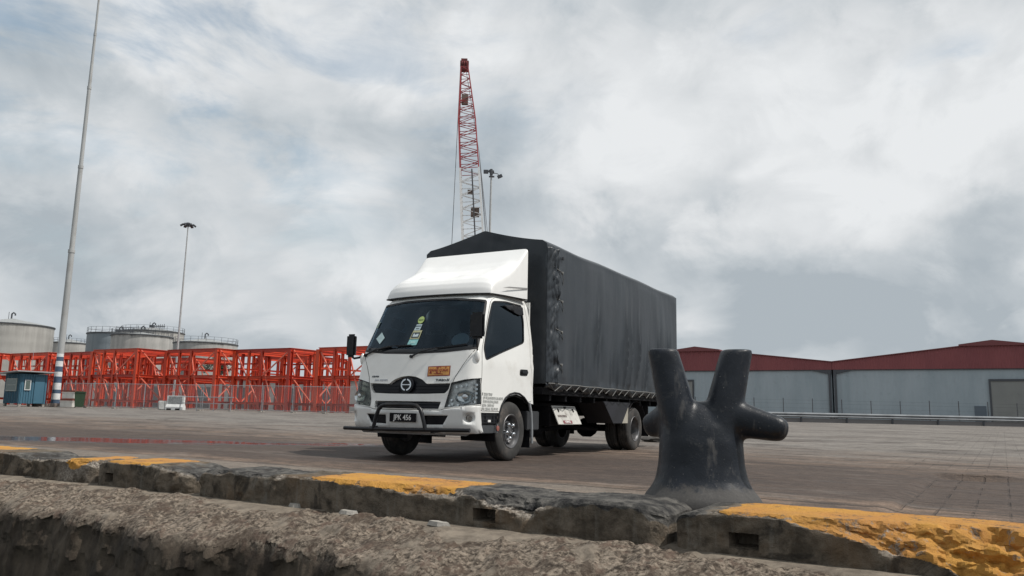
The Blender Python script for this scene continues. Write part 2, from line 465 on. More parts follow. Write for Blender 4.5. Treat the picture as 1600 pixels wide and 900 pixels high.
PUDDLES = [(-8.9, 14.9, 5.6, .85)]
def spaced(a, b, fine, lo, hi, gr=1.16):
    xs = list(np.arange(a, b + fine / 2, fine)); st = fine
    while xs[-1] < hi: st *= gr; xs.append(xs[-1] + st)
    st = fine; pre = []; x = xs[0]
    while x > lo: st *= gr; x -= st; pre.append(x)
    return pre[::-1] + xs
def ground_z(t, n):
    p = Qp(t, n); z = rise(p.y)
    if n < 26 and -32 < t < 12:
        f = 1 - max(0, (n - 16) / 10)
        pd = min(math.hypot((p.x - cx) / (rx * 1.25), (p.y - cy) / (ry * 1.5)) for cx, cy, rx, ry in PUDDLES)
        f *= max(0, min(1, (pd - .9) * 2.5))
        a = noise.noise(Vector((t * .22, n * 1.1, 0))) * .014 + noise.noise(Vector((t * 1.1, n * 3.4, 4))) * .006
        z += a * f
        w = noise.noise(Vector((t * 1.3, n * 1.3, 9))) * .10
        s = 1 / (1 + ex(-(t + w + .76) / .035)); s2 = 1 / (1 + ex((n + w * .6 - 11.5) / .04))
        z -= .035 * s * s2
        # raised broken lip beside the sunken pavers
        z += .018 * ex(-((t + w + .84) / .05) ** 2) * s2 * (.5 + noise.noise(Vector((0, n * 4, 3))))
        z += .03 * ex(-((n + w * .6 - 11.55) / .06) ** 2) * (1 / (1 + ex(-(t + .8) / .04))) * (1 / (1 + ex((t - .05) / .06)))
        z -= .05 * ex(-((n + w * .4 - 11.3) / .10) ** 2) * (1 / (1 + ex(-(t + .7) / .04))) * (1 / (1 + ex((t + .1) / .06)))
    return z
tt = spaced(-12, 3, .07, -1800, 1800); nn = spaced(4.9, 15, .06, 4.85, 2200)
g = MB(); g.quadgrid(lambda t, n: Qp(t, n, ground_z(t, n)), tt, nn)
go = g.build('ground', ground_mat(), smooth=True, sharp=80); tag(go, kind='structure')
M_water = mat('harbour_water', (.02, .035, .035), .12, bump=.12, bscale=.8)
w = MB(); w.quadgrid(lambda a, b: Qp(a, b, -2.6), [-1500, -200, 0, 200, 1500], [-2500, -300, -20, 3.8])
tag(w.build('water', M_water), kind='structure')

# ------------------------------------------------------------------ kerb and quay wall
def attr_paint(o, vals, name='paint'):
    a = o.data.attributes.new(name, 'FLOAT', 'POINT'); a.data.foreach_set('value', vals)
def kerb_mat(name, ycol=(.51, .270, .062), top=(.26, .235, .205), face=(.115, .096, .075), blk=(.030, .030, .031)):
    m = bpy.data.materials.new(name); m.use_nodes = True; t = NT(m.node_tree); b = m.node_tree.nodes['Principled BSDF']
    tcn = t.node('ShaderNodeTexCoord'); q = t.mapping(tcn.outputs['Object'], rot=(0, 0, -QA))
    big = t.noise(q, 2.2, 6, .6, .3); med = t.noise(q, 9, 7, .65, .2); fine = t.noise(q, 60, 6, .7)
    drip = t.noise(t.mapping(q, sc=(1, 1, .12)), 14, 5, .6)
    a1 = t.node('ShaderNodeAttribute', attribute_name='paint').outputs['Fac']
    a2 = t.node('ShaderNodeAttribute', attribute_name='tar').outputs['Fac']
    a3 = t.node('ShaderNodeAttribute', attribute_name='rough').outputs['Fac']
    base = t.mix(t.ss(med, .3, .7), tuple(x * .55 for x in face), tuple(x * 1.6 for x in face))
    base = t.mix(t.math('MULTIPLY', t.ss(big, .5, .68), .6), base, (.15, .10, .06, 1))
    base = t.mix(t.math('MULTIPLY', t.ss(drip, .54, .7), .5), base, (.20, .185, .16, 1))
    base = t.mix(t.math('MULTIPLY', t.ss(t.noise(q, 3.1, 6, .7, .8), .56, .66), .6), base, (.018, .017, .016, 1))
    brk = t.mix(t.ss(fine, .35, .65), (.12, .10, .085, 1), (.42, .38, .33, 1))
    base = t.mix(t.math('MULTIPLY', a3, t.ss(med, .35, .55)), base, brk)
    tarc = t.mix(t.ss(med, .35, .7), (*blk, 1), (.15, .142, .130, 1))
    base = t.mix(t.ss(t.math('ADD', a2, t.math('MULTIPLY', t.math('SUBTRACT', med, .5), .7)), .4, .6), base, tarc)
    yel = t.mix(t.ss(big, .35, .65), (*ycol, 1), (ycol[0] * .86, ycol[1] * .80, ycol[2] * 1.1, 1))
    yel = t.mix(t.math('MULTIPLY', t.ss(fine, .6, .8), .4), yel, (.30, .20, .09, 1))
    pm = t.ss(t.math('ADD', a1, t.math('ADD', t.math('MULTIPLY', t.math('SUBTRACT', med, .5), .9), t.math('MULTIPLY', t.math('SUBTRACT', fine, .5), .7))), .46, .54)
    wear = t.ss(t.math('ADD', t.math('MULTIPLY', t.noise(q, 16, 8, .72, .4), .7), t.math('MULTIPLY', big, .3)), .545, .60)
    pm = t.math('MULTIPLY', pm, t.math('SUBTRACT', 1.0, t.math('MULTIPLY', wear, .85)))
    yel = t.mix(t.math('MULTIPLY', t.ss(t.noise(q, 5, 7, .65, .3), .5, .72), .45), yel, (.33, .19, .075, 1))
    base = t.mix(pm, base, yel)
    t.put(b.inputs['Base Color'], base); b.inputs['Roughness'].default_value = .88
    b.inputs['Specular IOR Level'].default_value = .12
    hh = t.math('ADD', t.math('MULTIPLY', med, 1.0), t.math('MULTIPLY', fine, .45))
    bn = t.node('ShaderNodeBump'); bn.inputs['Distance'].default_value = .024; bn.inputs['Strength'].default_value = 1
    t.put(bn.inputs['Height'], hh); t.put(b.inputs['Normal'], bn.outputs[0])
    return m
M_kerb = kerb_mat('kerb_concrete')
def bump1(x, a, b, s=.06): return 1 / (1 + ex(-(x - a) / s)) * 1 / (1 + ex((x - b) / s))
YEL = [(-14, -9.1), (-7.60, -7.30), (-6.98, -6.36), (-4.42, -3.12), (-1.34, 9)]
TAR = [(-8.6, -7.9), (-6.25, -4.7), (-3.05, -1.42)]
SLOTS = [(-6.92, .055), (-2.87, .075), (-1.22, .075)]
NF, NB, KT = 4.40, 4.95, .15
def kerb_block(t0, t1, label):
    ts = []
    x = t0
    while x < t1:
        ts.append(x); x += .016 if -10.5 < x < 1.2 else .12
    ts.append(t1)
    # profile parameter: distance from the front-top edge; negative = over the top to the back, positive = down the face
    prof = [-.55 - .14, -.55 - .07, -.55] + list(np.arange(-.53, -.12, .035)) + list(np.arange(-.12, .2601, .012))
    V = []; paint = []; tar = []; rg = []
    for t in ts:
        endd = min(t - t0, t1 - t)
        endr = .05 * ex(-endd / .035) + .03 * ex(-endd / .12)
        chip = .022 + .05 * max(0, noise.noise(Vector((t * 1.7, 0, 3)))) + .035 * max(0, noise.noise(Vector((t * 6, 2, 1))))
        broken = bump1(t, -8.25, -7.65, .10) * .05 + bump1(t, -6.1, -5.75, .08) * .065 + bump1(t, -2.75, -2.35, .08) * .035 + bump1(t, -5.2, -4.75, .08) * .02 + bump1(t, -1.72, -1.5, .05) * .03
        slopec = max(0, min(1, (t + 1.02) / .95)) * .20
        chip += bump1(t, -2.9, -2.45, .05) * .08 + bump1(t, -3.8, -3.15, .08) * .035 + slopec + broken * .9
        for d in prof:
            if d <= -.55: n = NB; z = KT - (-.55 - d) * 1.2
            elif d <= 0: n = NF - d; z = KT
            else: n = NF; z = KT - d
            wv = Vector((t, n, z))
            rough1 = fbm(wv, 7, 4); rough2 = fbm(wv + Vector((5, 3, 1)), 28, 4)
            ce = chip * (1 + .5 * rough1)
            k = max(0, ce - abs(d))
            n += k * .5; z -= k * .5
            if d < 0: z -= broken * (1 - abs(d + .25) * .8) * (1 + .5 * rough1)
            inchip = 1 if k > .012 else 0
            amp = .004 + .016 * min(1, k * 18) + .02 * (broken > .01)
            n += rough1 * amp * (1.2 if d > 0 else .2); z += rough1 * amp * .7 + rough2 * (.0025 + .007 * inchip)
            n += rough2 * (.0035 + .007 * inchip)
            # block ends pull back
            n += endr * (1 if d > -.1 else 0); z -= endr * .6
            for sc_, hw in SLOTS:
                if abs(t - sc_) < hw and d > 0 and .115 < d < .19: n = NF + .14
            V.append(Qp(t, n, z))
            y = max([bump1(t + .05 * rough1, a, b, .035) for a, b in YEL])
            lim = .012 + slopec * 1.05 + bump1(t, -4.0, -3.2, .2) * .03 + max(0, noise.noise(Vector((t * 3.3, 7, 7)))) * .035 + bump1(t, -7.7, -7.35, .05) * .1
            inface = 1 / (1 + ex((d - lim) / .012)) if d > -.56 else 0
            paint.append(y * inface * .95)
            tr = max([bump1(t + .08 * rough1, a, b, .05) for a, b in TAR])
            tar.append(tr * (1 if t > -3.3 else .62) * (1 / (1 + ex((d - .05 - .05 * rough1) / .015))))
            rg.append(min(1, k * 25) + bump1(t, -2.95, -2.5, .04) * (d < .09) + bump1(t, -7.7, -7.3, .04) * .7)
    nb = len(prof); F = []
    for i in range(len(ts) - 1):
        for j in range(nb - 1):
            k = i * nb + j; F.append((k, k + nb, k + nb + 1, k + 1))
    F.append(tuple(range(nb))); F.append(tuple(range((len(ts) - 1) * nb, len(ts) * nb))[::-1])
    mb = MB(); mb.v = [tuple(v) for v in V]; mb.f = F
    o = mb.build('kerb_block', M_kerb, smooth=True, sharp=24)
    attr_paint(o, paint); attr_paint(o, tar, 'tar'); attr_paint(o, rg, 'rough')
    tag(o, label, 'kerb block', 'broken kerb blocks along the quay edge')
kerb_block(-24, -8.33, 'chipped concrete kerb block at the far left end, yellow only at its left corner')
kerb_block(-8.29, -7.24, 'short tar stained kerb block with crumbling yellow and rust patch on its right end')
kerb_block(-7.17, -5.83, 'kerb block with a clean yellow strip and small drain slot, left of the truck')
kerb_block(-5.74, -1.68, 'long cracked kerb block below the truck, yellow only in its middle, tar beside the bollard')
kerb_block(-1.62, 7.0, 'kerb block with thick yellow paint running down its sloped face, right of the bollard')

def wall_mat():
    m = bpy.data.materials.new('quay_wall_concrete'); m.use_nodes = True; t = NT(m.node_tree); b = m.node_tree.nodes['Principled BSDF']
    tcn = t.node('ShaderNodeTexCoord'); q = t.mapping(tcn.outputs['Object'], rot=(0, 0, -QA))
    big = t.noise(q, 1.6, 6, .6, .3); med = t.noise(q, 8, 8, .68, .3); fine = t.noise(q, 45, 7, .72)
    drip = t.noise(t.mapping(q, sc=(1, 1, .15)), 5, 6, .6, .2)
    rg = t.node('ShaderNodeAttribute', attribute_name='rough').outputs['Fac']
    cr_ = t.math('ADD', t.math('MULTIPLY', fine, .35), t.math('MULTIPLY', t.noise(q, 30, 7, .72, .15), .65))
    c1 = t.mix(t.ss(cr_, .40, .62), (.032, .024, .018, 1), (.26, .215, .17, 1))  # dark end puts the shade of small cavities into the ledge colour
    c1 = t.mix(t.math('MULTIPLY', t.ss(med, .52, .62), .75), c1, (.10, .068, .052, 1))
    flat = t.mix(t.ss(med, .3, .7), (.12, .10, .08, 1), (.23, .195, .155, 1))
    c1 = t.mix(t.math('MULTIPLY', t.ss(t.noise(q, 4.5, 7, .65, .6), .50, .62), .7), c1, (.055, .040, .030, 1))
    c = t.mix(t.ss(t.math('ADD', rg, t.math('MULTIPLY', t.math('SUBTRACT', t.noise(q, 3.3, 6, .6), .5), 3.2)), .45, .75), flat, c1)
    dn = t.node('ShaderNodeSeparateXYZ'); t.put(dn.inputs[0], q)
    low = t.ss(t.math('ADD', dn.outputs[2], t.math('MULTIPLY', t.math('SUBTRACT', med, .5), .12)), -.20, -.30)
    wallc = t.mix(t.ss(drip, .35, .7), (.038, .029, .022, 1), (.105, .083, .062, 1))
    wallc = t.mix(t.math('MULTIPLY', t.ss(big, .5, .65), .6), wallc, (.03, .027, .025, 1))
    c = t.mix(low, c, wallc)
    t.put(b.inputs['Base Color'], c); b.inputs['Roughness'].default_value = .92; b.inputs['Specular IOR Level'].default_value = .25
    hh = t.math('ADD', t.math('MULTIPLY', med, .9), t.math('MULTIPLY', cr_, .9))
    bn = t.node('ShaderNodeBump'); bn.inputs['Distance'].default_value = .011; bn.inputs['Strength'].default_value = 1
    t.put(bn.inputs['Height'], hh); t.put(b.inputs['Normal'], bn.outputs[0]); return m
def f0(r0, n, z, edge): return max(0, min(1, (4.36 + edge * 1.6 + r0 * .12 - n) / .16)) * max(0, min(1, (z + .62) / .30))
def quay_wall():
    ts = spaced(-9.5, .8, .014, -30, 9, 1.10)
    prof = [(4.62, -.07), (4.5, -.07)] + [(4.44 - .014 * i, -.075 - .00004 * i * i) for i in range(50)]
    for k in range(1, 16): a = k / 15 * math.pi / 2; prof.append((3.74 - .14 * math.sin(a), -.175 - .14 * (1 - math.cos(a))))
    prof += [(3.60, -.33 - .02 * i) for i in range(1, 22)] + [(3.60, -.9), (3.6, -1.4), (3.6, -2), (3.6, -3.2)]
    V = []; rg = []
    for t in ts:
        edge = noise.noise(Vector((t * .9, 3, 0))) * .16 + noise.noise(Vector((t * 2.7, 1, 0))) * .11
        for i, (n, z) in enumerate(prof):
            wv = Vector((t, n, z)); r0 = noise.noise(wv * 3.1)
            f = f0(r0, n, z, edge)
            r1 = fbm(wv, 4.5, 4); r2 = fbm(wv + Vector((3, 3, 3)), 16, 4); r3 = noise.noise(wv * 31)
            e = f * (.6 + .4 * max(0, (4.0 - n) / .4))
            z2 = z + f * (r1 * .040 + r2 * .017 + r3 * .004) + edge * .25 * max(0, min(1, (4.2 - n) / .5)) + r1 * .003
            n2 = n + (edge * .9 + r1 * .05) * max(0, min(1, (3.95 - n) / .3)) + f * r2 * .02 + r3 * .002
            if z < -.5: n2 = n + (edge * .9 + r1 * .05) * max(0, 1 - (-.5 - z) / .4) + fbm(wv, 2.5, 3) * .012 + .0
            V.append(tuple(Qp(t, n2, z2))); rg.append(f)
    nb = len(prof); F = []
    for i in range(len(ts) - 1):
        for j in range(nb - 1):
            k = i * nb + j; F.append((k, k + nb, k + nb + 1, k + 1))
    mb = MB(); mb.v = V; mb.f = F
    o = mb.build('quay_wall', wall_mat(), smooth=True, sharp=26); attr_paint(o, rg, 'rough')
    tag(o, 'dark brown concrete quay wall with crumbling pale ledge below the kerb', 'quay wall')
quay_wall()
# loose chips of concrete on the ledge
for (t, n, s, lab) in [(-4.55, 4.40, .05, 'flat pale concrete flake on the ledge, leftmost of three'), (-3.98, 4.36, .065, 'flat pale concrete flake on the ledge, middle of three'), (-3.15, 4.30, .06, 'flat pale concrete flake on the ledge, nearest the bollard')]:
    mb = MB(); k = 9
    ring = [(s * 1.6 * math.cos(a) * random.uniform(.7, 1), s * .8 * math.sin(a) * random.uniform(.7, 1)) for a in [2 * math.pi * i / k for i in range(k)]]
    mb.poly([(Qp(t + x, n + y, -.078), Qp(t + x * .8, n + y * .8, -.055 + random.uniform(0, .006))) for x, y in ring])
    tag(mb.build('concrete_flake', M_conc), lab, 'concrete flake', 'loose concrete flakes on the ledge')

# ------------------------------------------------------------------ bollard
def bollard_mat():
    m = bpy.data.materials.new('bollard_black_paint'); m.use_nodes = True; t = NT(m.node_tree); b = m.node_tree.nodes['Principled BSDF']
    tcn = t.node('ShaderNodeTexCoord'); P = tcn.outputs['Object']
    big = t.noise(P, 3, 6, .6, .3); med = t.noise(P, 14, 7, .65, .2); fine = t.noise(P, 70, 5, .65)
    drip = t.noise(t.mapping(P, sc=(1, 1, .2)), 12, 6, .65, .2)
    c = t.mix(t.ss(big, .3, .7), (.008, .011, .016, 1), (.016, .020, .028, 1))
    c = t.mix(t.math('MULTIPLY', t.ss(drip, .58, .74), .5), c, (.14, .135, .128, 1))
    c = t.mix(t.math('MULTIPLY', t.ss(fine, .64, .72), .5), c, (.30, .29, .27, 1))
    c = t.mix(t.math('MULTIPLY', t.ss(t.noise(P, 6, 8, .7, .5), .56, .68), .5), c, (.075, .076, .076, 1))
    sp = t.node('ShaderNodeSeparateXYZ'); t.put(sp.inputs[0], P)
    dust = t.ss(t.math('ADD', sp.outputs[2], t.math('MULTIPLY', t.math('SUBTRACT', med, .5), .22)), .10, .04)
    c = t.mix(t.math('MULTIPLY', dust, .6), c, t.mix(fine, (.06, .056, .052, 1), (.13, .12, .108, 1)))
    t.put(b.inputs['Base Color'], c); b.inputs['Specular IOR Level'].default_value = .28
    t.put(b.inputs['Roughness'], t.math('ADD', .27, t.math('ADD', t.math('MULTIPLY', med, .25), t.math('MULTIPLY', dust, .3))))
    bn = t.node('ShaderNodeBump'); bn.inputs['Distance'].default_value = .004; bn.inputs['Strength'].default_value = .8
    t.put(bn.inputs['Height'], t.math('ADD', med, t.math('MULTIPLY', fine, .3))); t.put(b.inputs['Normal'], bn.outputs[0]); return m
def bollard():
    # voxel-remeshed union of lathe and cones; local x runs across the picture, along the quay
    mb = MB()
    def sect(prof, cx=0, cy=0, ex=1.0, n=40):
        return None
    def loft(rows, n=40):
        """rows: (centre, rx, ry, xdir, ydir)"""
        o = len(mb.v)
        for c, rx, ry, ax, ay in rows:
            for k in range(n):
                a = 2 * math.pi * k / n
                ca, sa = math.cos(a), math.sin(a); ca = math.copysign(abs(ca) ** .80, ca); sa = math.copysign(abs(sa) ** .80, sa)
                mb.v.append(tuple(Vector(c) + Vector(ax) * rx * ca + Vector(ay) * ry * sa))
        for i in range(len(rows) - 1):
            for k in range(n):
                k2 = (k + 1) % n; mb.f.append((o + i * n + k, o + i * n + k2, o + (i + 1) * n + k2, o + (i + 1) * n + k))
        mb.f.append(tuple(o + k for k in range(n))[::-1]); mb.f.append(tuple(o + (len(rows) - 1) * n + k for k in range(n)))
    X, Y, Zz = (1, 0, 0), (0, 1, 0), (0, 0, 1)
    body = [(-.16, .42, .38), (-.03, .385, .36), (.0, .37, .345), (.025, .348, .325), (.06, .322, .295), (.11, .298, .268), (.2, .282, .245), (.35, .272, .225), (.45, .268, .195), (.52, .262, .155), (.575, .245, .12), (.605, .19, .09), (.618, .09, .05)]
    loft([((.0, 0, z), a, b, X, Y) for z, a, b in body])
    # horns (V)
    for sg, dx in ((-1, -.235), (1, .235)):
        p0 = Vector((sg * .090, 0, .27)); p1 = Vector((sg * .246, 0, .965))
        d = (p1 - p0).normalized(); ax = Vector((1, 0, 0)); ax = (ax - d * ax.dot(d)).normalized(); ay = d.cross(ax)
        rows = []
        for i in range(9):
            f = i / 8; rows.append((p0.lerp(p1, f), .136 - .034 * f, .205 - .095 * f, ax if i < 8 else X, ay if i < 8 else Y))
        rows[-1] = (Vector((p1.x, 0, .965)), .104, .110, X, Y)
        rows.append((Vector((p1.x, 0, .967)), .096, .100, X, Y))
        loft(rows, 32)
    # side arms, drooping
    for sg, L, y0, dy in ((1, .585, 0.0, -.16), (-1, .40, .0, .2)):
        rows = []
        p0 = Vector((sg * .12, y0, .53)); p1 = Vector((sg * (L - .05), y0 + dy, .435))
        d = (p1 - p0).normalized(); ay = Vector((0, 1, 0)); ay = (ay - d * ay.dot(d)).normalized(); ax = ay.cross(d)
        for f, r in ((0, .15), (.3, .125), (.5, .105), (.7, .092), (.85, .084), (.93, .072), (.98, .05), (1.0, .02)):
            rows.append((p0.lerp(p1, f), r, r, ax, ay))
        loft(rows, 28)
    o = mb.build('mooring_bollard', bollard_mat())
    md = o.modifiers.new('remesh', 'REMESH'); md.mode = 'VOXEL'; md.voxel_size = .0125; md.use_smooth_shade = True
    sm = o.modifiers.new('smooth', 'SMOOTH'); sm.factor = .5; sm.iterations = 16
    dg = bpy.context.evaluated_depsgraph_get(); me = bpy.data.meshes.new_from_object(o.evaluated_get(dg))
    o.modifiers.clear(); me.name = 'mooring_bollard'
    for v in me.vertices:
        nv = v.normal; v.co += nv * (noise.noise(v.co * 7) * .003 + noise.noise(v.co * 30) * .0005)
    me.shade_smooth(); o.data = me
    o.location = Qp(-1.74, 5.30, .135); o.rotation_euler = (0, 0, R(-8))
    tag(o, 'black cast iron twin horn mooring bollard standing at the kerb', 'bollard')
bollard()

# ------------------------------------------------------------------ the truck
# truck-local axes: x to the picture's right, y to the truck's tail, z up; origin under the front axle
truck = empty('canvas_truck', (-.835, 11.66, 0), -yaw, 'white light truck with black tarpaulin cargo cover parked on the quay', 'truck')
HWc = [(.2, 1.0), (.37, 1.0), (.8, 1.0), (1.3, 1.0), (1.5, .985), (2.17, .91), (2.26, .86), (2.4, .8)]
VFc = [(.2, -.97), (.37, -1.02), (.45, -1.10), (.70, -1.13), (.78, -1.10), (1.0, -1.09), (1.12, -1.06), (1.45, -.99), (2.18, -.64), (2.26, -.54), (2.4, -.4)]
RC, BW = .18, .07
def interp(x, tb):
    if x <= tb[0][0]: return tb[0][1]
    for (a, b), (c, d) in zip(tb, tb[1:]):
        if x <= c: return b + (d - b) * (x - a) / (c - a)
    return tb[-1][1]
def cab0(s, w):
    sg = 1 if s >= 0 else -1; a = abs(s); h = interp(w, HWc); v0 = interp(w, VFc); fl = h - RC
    if a <= fl: return Vector((a * sg, v0 + BW * (a / fl) ** 2, w))
    th = min((a - fl) / RC, math.pi / 2)
    return Vector(((fl + RC * math.sin(th)) * sg, v0 + BW + RC * (1 - math.cos(th)) + max(0, a - fl - RC * math.pi / 2), w))
def cabn(s, w):
    e = .004; du = cab0(s + e, w) - cab0(s - e, w); dw = cab0(s, w + e * 3) - cab0(s, w - e * 3)
    return du.cross(dw).normalized()
def cab(off=0.0):
    if off == 0: return cab0
    return lambda s, w: cab0(s, w) + cabn(s, w) * off
def mir(p): return [(-x, y) for x, y in p][::-1]
def s_at(v, w):
    h = interp(w, HWc); v0 = interp(w, VFc); return h - RC + RC * math.pi / 2 + v - (v0 + BW + RC)
def M_at(s, w, off=.004, rot=0):
    c = cab(off)(s, w); n = cabn(s, w); x = (cab0(s + .01, w) - cab0(s - .01, w)).normalized(); y = n.cross(x)
    Mx = Matrix((x, y, n)).transposed().to_4x4(); Mx.translation = c
    return Mx @ Matrix.Rotation(rot, 4, 'Z')

WS = fillet([(-.965, 1.47), (-.5, 1.425), (0, 1.41), (.5, 1.425), (.965, 1.47), (.93, 1.88), (.885, 2.16), (.45, 2.20), (0, 2.205), (-.45, 2.20), (-.885, 2.16), (-.93, 1.88)], .03, 3)
DOOR = fillet([(1.155, .66), (1.095, 1.1), (1.02, 1.50), (.965, 1.9), (.935, 2.17), (1.0, 2.235), (1.4, 2.262), (1.82, 2.25), (s_at(.52, 2.0), 2.0), (s_at(.565, 1.7), 1.7), (s_at(.575, 1.2), 1.2), (s_at(.575, .82), .82), (s_at(.45, .80), .80), (s_at(.30, .865), .865), (s_at(.1, .90), .90), (s_at(-.1, .87), .87), (s_at(-.25, .775), .775), (s_at(-.33, .66), .66)], .03, 3)
WIN = fillet([(1.055, 1.50), (1.00, 1.85), (.975, 2.15), (1.30, 2.195), (1.76, 2.195), (s_at(.40, 1.95), 1.95), (s_at(.36, 1.655), 1.655), (1.145, 1.335)], .045, 4)
HL = [(.675, 1.01), (.86, 1.055), (1.075, 1.08), (1.13, .755), (.87, .725), (.61, .70)]
GR = fillet([(-.665, 1.015), (-.31, 1.005), (-.235, 1.06), (-.12, 1.10), (0, 1.112), (.12, 1.10), (.235, 1.06), (.31, 1.005), (.665, 1.015), (.64, .93), (.59, .882), (.3, .872), (0, .87), (-.3, .872), (-.59, .882), (-.64, .93)], .015, 2)
SLOT = fillet([(-.545, .775), (.545, .775), (.525, .678), (-.525, .678)], .012, 2)
# lower outline of the painted shell, above the bumper
half = [(0, .665), (.55, .668), (.62, .69), (.88, .715), (1.14, .745), (1.15, .645), (1.57, .645), (s_at(-.36, .645), .645), (s_at(-.33, .72), .72), (s_at(-.22, .835), .835), (s_at(-.02, .915), .915), (s_at(.18, .92), .92), (s_at(.36, .87), .87), (s_at(.5, .79), .79), (s_at(.62, .78), .78), (s_at(.62, 1.3), 1.3), (s_at(.62, 1.6), 1.6), (s_at(.60, 2.0), 2.0), (s_at(.58, 2.2), 2.2), (s_at(.56, 2.3), 2.3), (1.4, 2.3), (.7, 2.3), (0, 2.3)]
outer = half + [(-x, y) for x, y in half[::-1][1:-1]]
body = MB(); body.keepn = True
body.patch(outer, cab(), [WS, DOOR, mir(DOOR), grow(HL, .004), grow(mir(HL), .004), GR, SLOT], .05)
# roof skin
def roof(a, b):
    w = 2.30; ln = 1 - abs(a) ** 3 * .0; v0 = interp(w, VFc)
    hh = interp(w, HWc); s = a * hh
    vfront = v0 + BW * a * a + RC * (1 - math.sqrt(max(0, 1 - max(0, (abs(a) * hh - (hh - RC)) / RC) ** 2)))
    return Vector((s, vfront + (.58 - vfront) * b, 2.3 + .045 * (1 - a * a) * math.sin(math.pi * b) ** .5))
body.quadgrid(roof, [i / 20 - 1 for i in range(41)], [i / 12 for i in range(13)], flip=False)
# rear wall of the cab
body.b2(-.98, .98, .60, .63, .80, 1.5); body.b2(-.93, .93, .585, .61, 1.5, 2.27)
bo = body.build('cab_body', M_white, truck, smooth=True, sharp=35)
door_parts = []
for sgn, pf in ((1, lambda p: p), (-1, mir)):
    d = MB(); d.patch(grow(pf(DOOR), -.007), cab(.001), [pf(WIN)], .05)
    do = d.build('door', M_white, truck, smooth=True, sharp=35)
    # window rubber
    MB().patch(grow(pf(WIN), .012), cab(.004), [grow(pf(WIN), -.012)], .06).build('window_seal', M_black, do, smooth=True)
    MB().patch(grow(pf(WIN), -.008), cab(-.006), (), .08).build('window', M_side, do, smooth=True)
    # shut line backing
    MB().patch(grow(pf(DOOR), .02), cab(-.02), [grow(pf(WIN), .03)], .08).build('door_frame', M_liner, truck, smooth=True)
    # wind deflector over the window
    wd = [(1.235, 2.125), (1.50, 2.165), (1.79, 2.165), (1.86, 2.06), (1.80, 2.035), (1.5, 2.075)]
    MB().patch(pf(wd), cab(.022), (), .05).build('window_visor', M_black, do, smooth=True, solid=.006)
    h = MB().patch(pf(fillet([(2.09, 1.262), (2.325, 1.268), (2.335, 1.18), (2.10, 1.172)], .03, 3)), cab(.003), (), .05).build('handle_cup', M_black, do, smooth=True)
    hh = MB(); p0 = cab(.022)(sgn * 2.13, 1.222); p1 = cab(.022)(sgn * 2.30, 1.226); hh.bar(p0, p1, .014, .032)
    hh.build('handle', M_blackm, h, smooth=True, bevel=.004)
# chunky body moulding above the arch reads as a lip
for sgn in (1, -1):
    pts = [Vector((sgn * 1.004, v, w)) for v, w in [(-.37, .52), (-.35, .64), (-.30, .74), (-.20, .845), (-.08, .90), (.06, .925), (.2, .918), (.34, .87), (.46, .79)]]
    MB().tube(pts, .014, 8).build('wheel_arch_trim', M_black, truck, smooth=True)
    # inner wheel housing
    a = MB(); a.quadgrid(lambda t, x: (sgn * x, .05 + .50 * math.cos(t), .42 + .50 * math.sin(t)), [math.pi * (-.1 + 1.2 * i / 24) for i in range(25)], [.45, .70, .99])
    a.build('wheel_housing', M_dark, truck, smooth=True)
    # stay behind the arch
    MB().tube([(sgn * 1.0, .50, .80), (sgn * 1.0, .56, .66), (sgn * 1.0, .585, .48), (sgn * 1.0, .60, .22)], .022, 8).build('mudguard_stay', M_grey, truck, smooth=True)
    MB().b2(min(sgn * .72, sgn * .99), max(sgn * .72, sgn * .99), .545, .56, .16, .80).build('mudflap', M_dark, truck)
# windscreen
sc = MB().patch(grow(WS, -.004), cab(-.004), (), .08).build('windscreen', M_wind, truck, smooth=True)
MB().patch(grow(WS, .004), cab(.002), [grow(WS, -.026)], .06).build('windscreen_seal', M_black, sc, smooth=True)
# lower black band of the glass and the shade band at its top
M_frit = mat('screen_print_black', (.008, .010, .013), .12)
MB().patch([(-.94, 1.485), (-.5, 1.44), (0, 1.425), (.5, 1.44), (.94, 1.485), (.93, 1.53), (.5, 1.495), (0, 1.475), (-.5, 1.495), (-.93, 1.53)], cab(-.002), (), .06).build('screen_lower_band', M_frit, sc, smooth=True)
M_band = glass('screen_shade_band', (.03, .045, .055), .03)
MB().patch([(-.905, 2.02), (-.45, 2.05), (0, 2.055), (.45, 2.05), (.905, 2.02), (.865, 2.15), (.45, 2.185), (0, 2.19), (-.45, 2.185), (-.865, 2.15)], cab(-.012), (), .06).build('shade_band', M_band, sc, smooth=True)
# wipers
wp = MB()
for (a, b, c, dd) in (((-.80, 1.40), (-.60, 1.475), (-.22, 1.535), (-.52, 1.50)), ((-.02, 1.375), (.18, 1.47), (.66, 1.515), (.3, 1.49))):
    pass
def wiper(a, b, c0, c1):
    q = MB(); q.tube([cab(.02)(*a), cab(.035)(*b), cab(.03)(*c0)], [.012, .009, .006], 6)
    q.bar(cab(.015)(*c0), cab(.015)(*c1), .012, .02); q.lathe([(-.02, 0), (-.02, .022), (.02, .022), (.02, 0)], cab(.012)(*a), 'y', 12)
    q.build('wiper', M_black, truck)
wiper((-.86, 1.405), (-.66, 1.47), (-.42, 1.515), (-.66, 1.485)); wiper((-.86, 1.405), (-.62, 1.47), (-.30, 1.52), (-.05, 1.525))
wiper((.0, 1.37), (.16, 1.43), (.38, 1.475), (.80, 1.525))
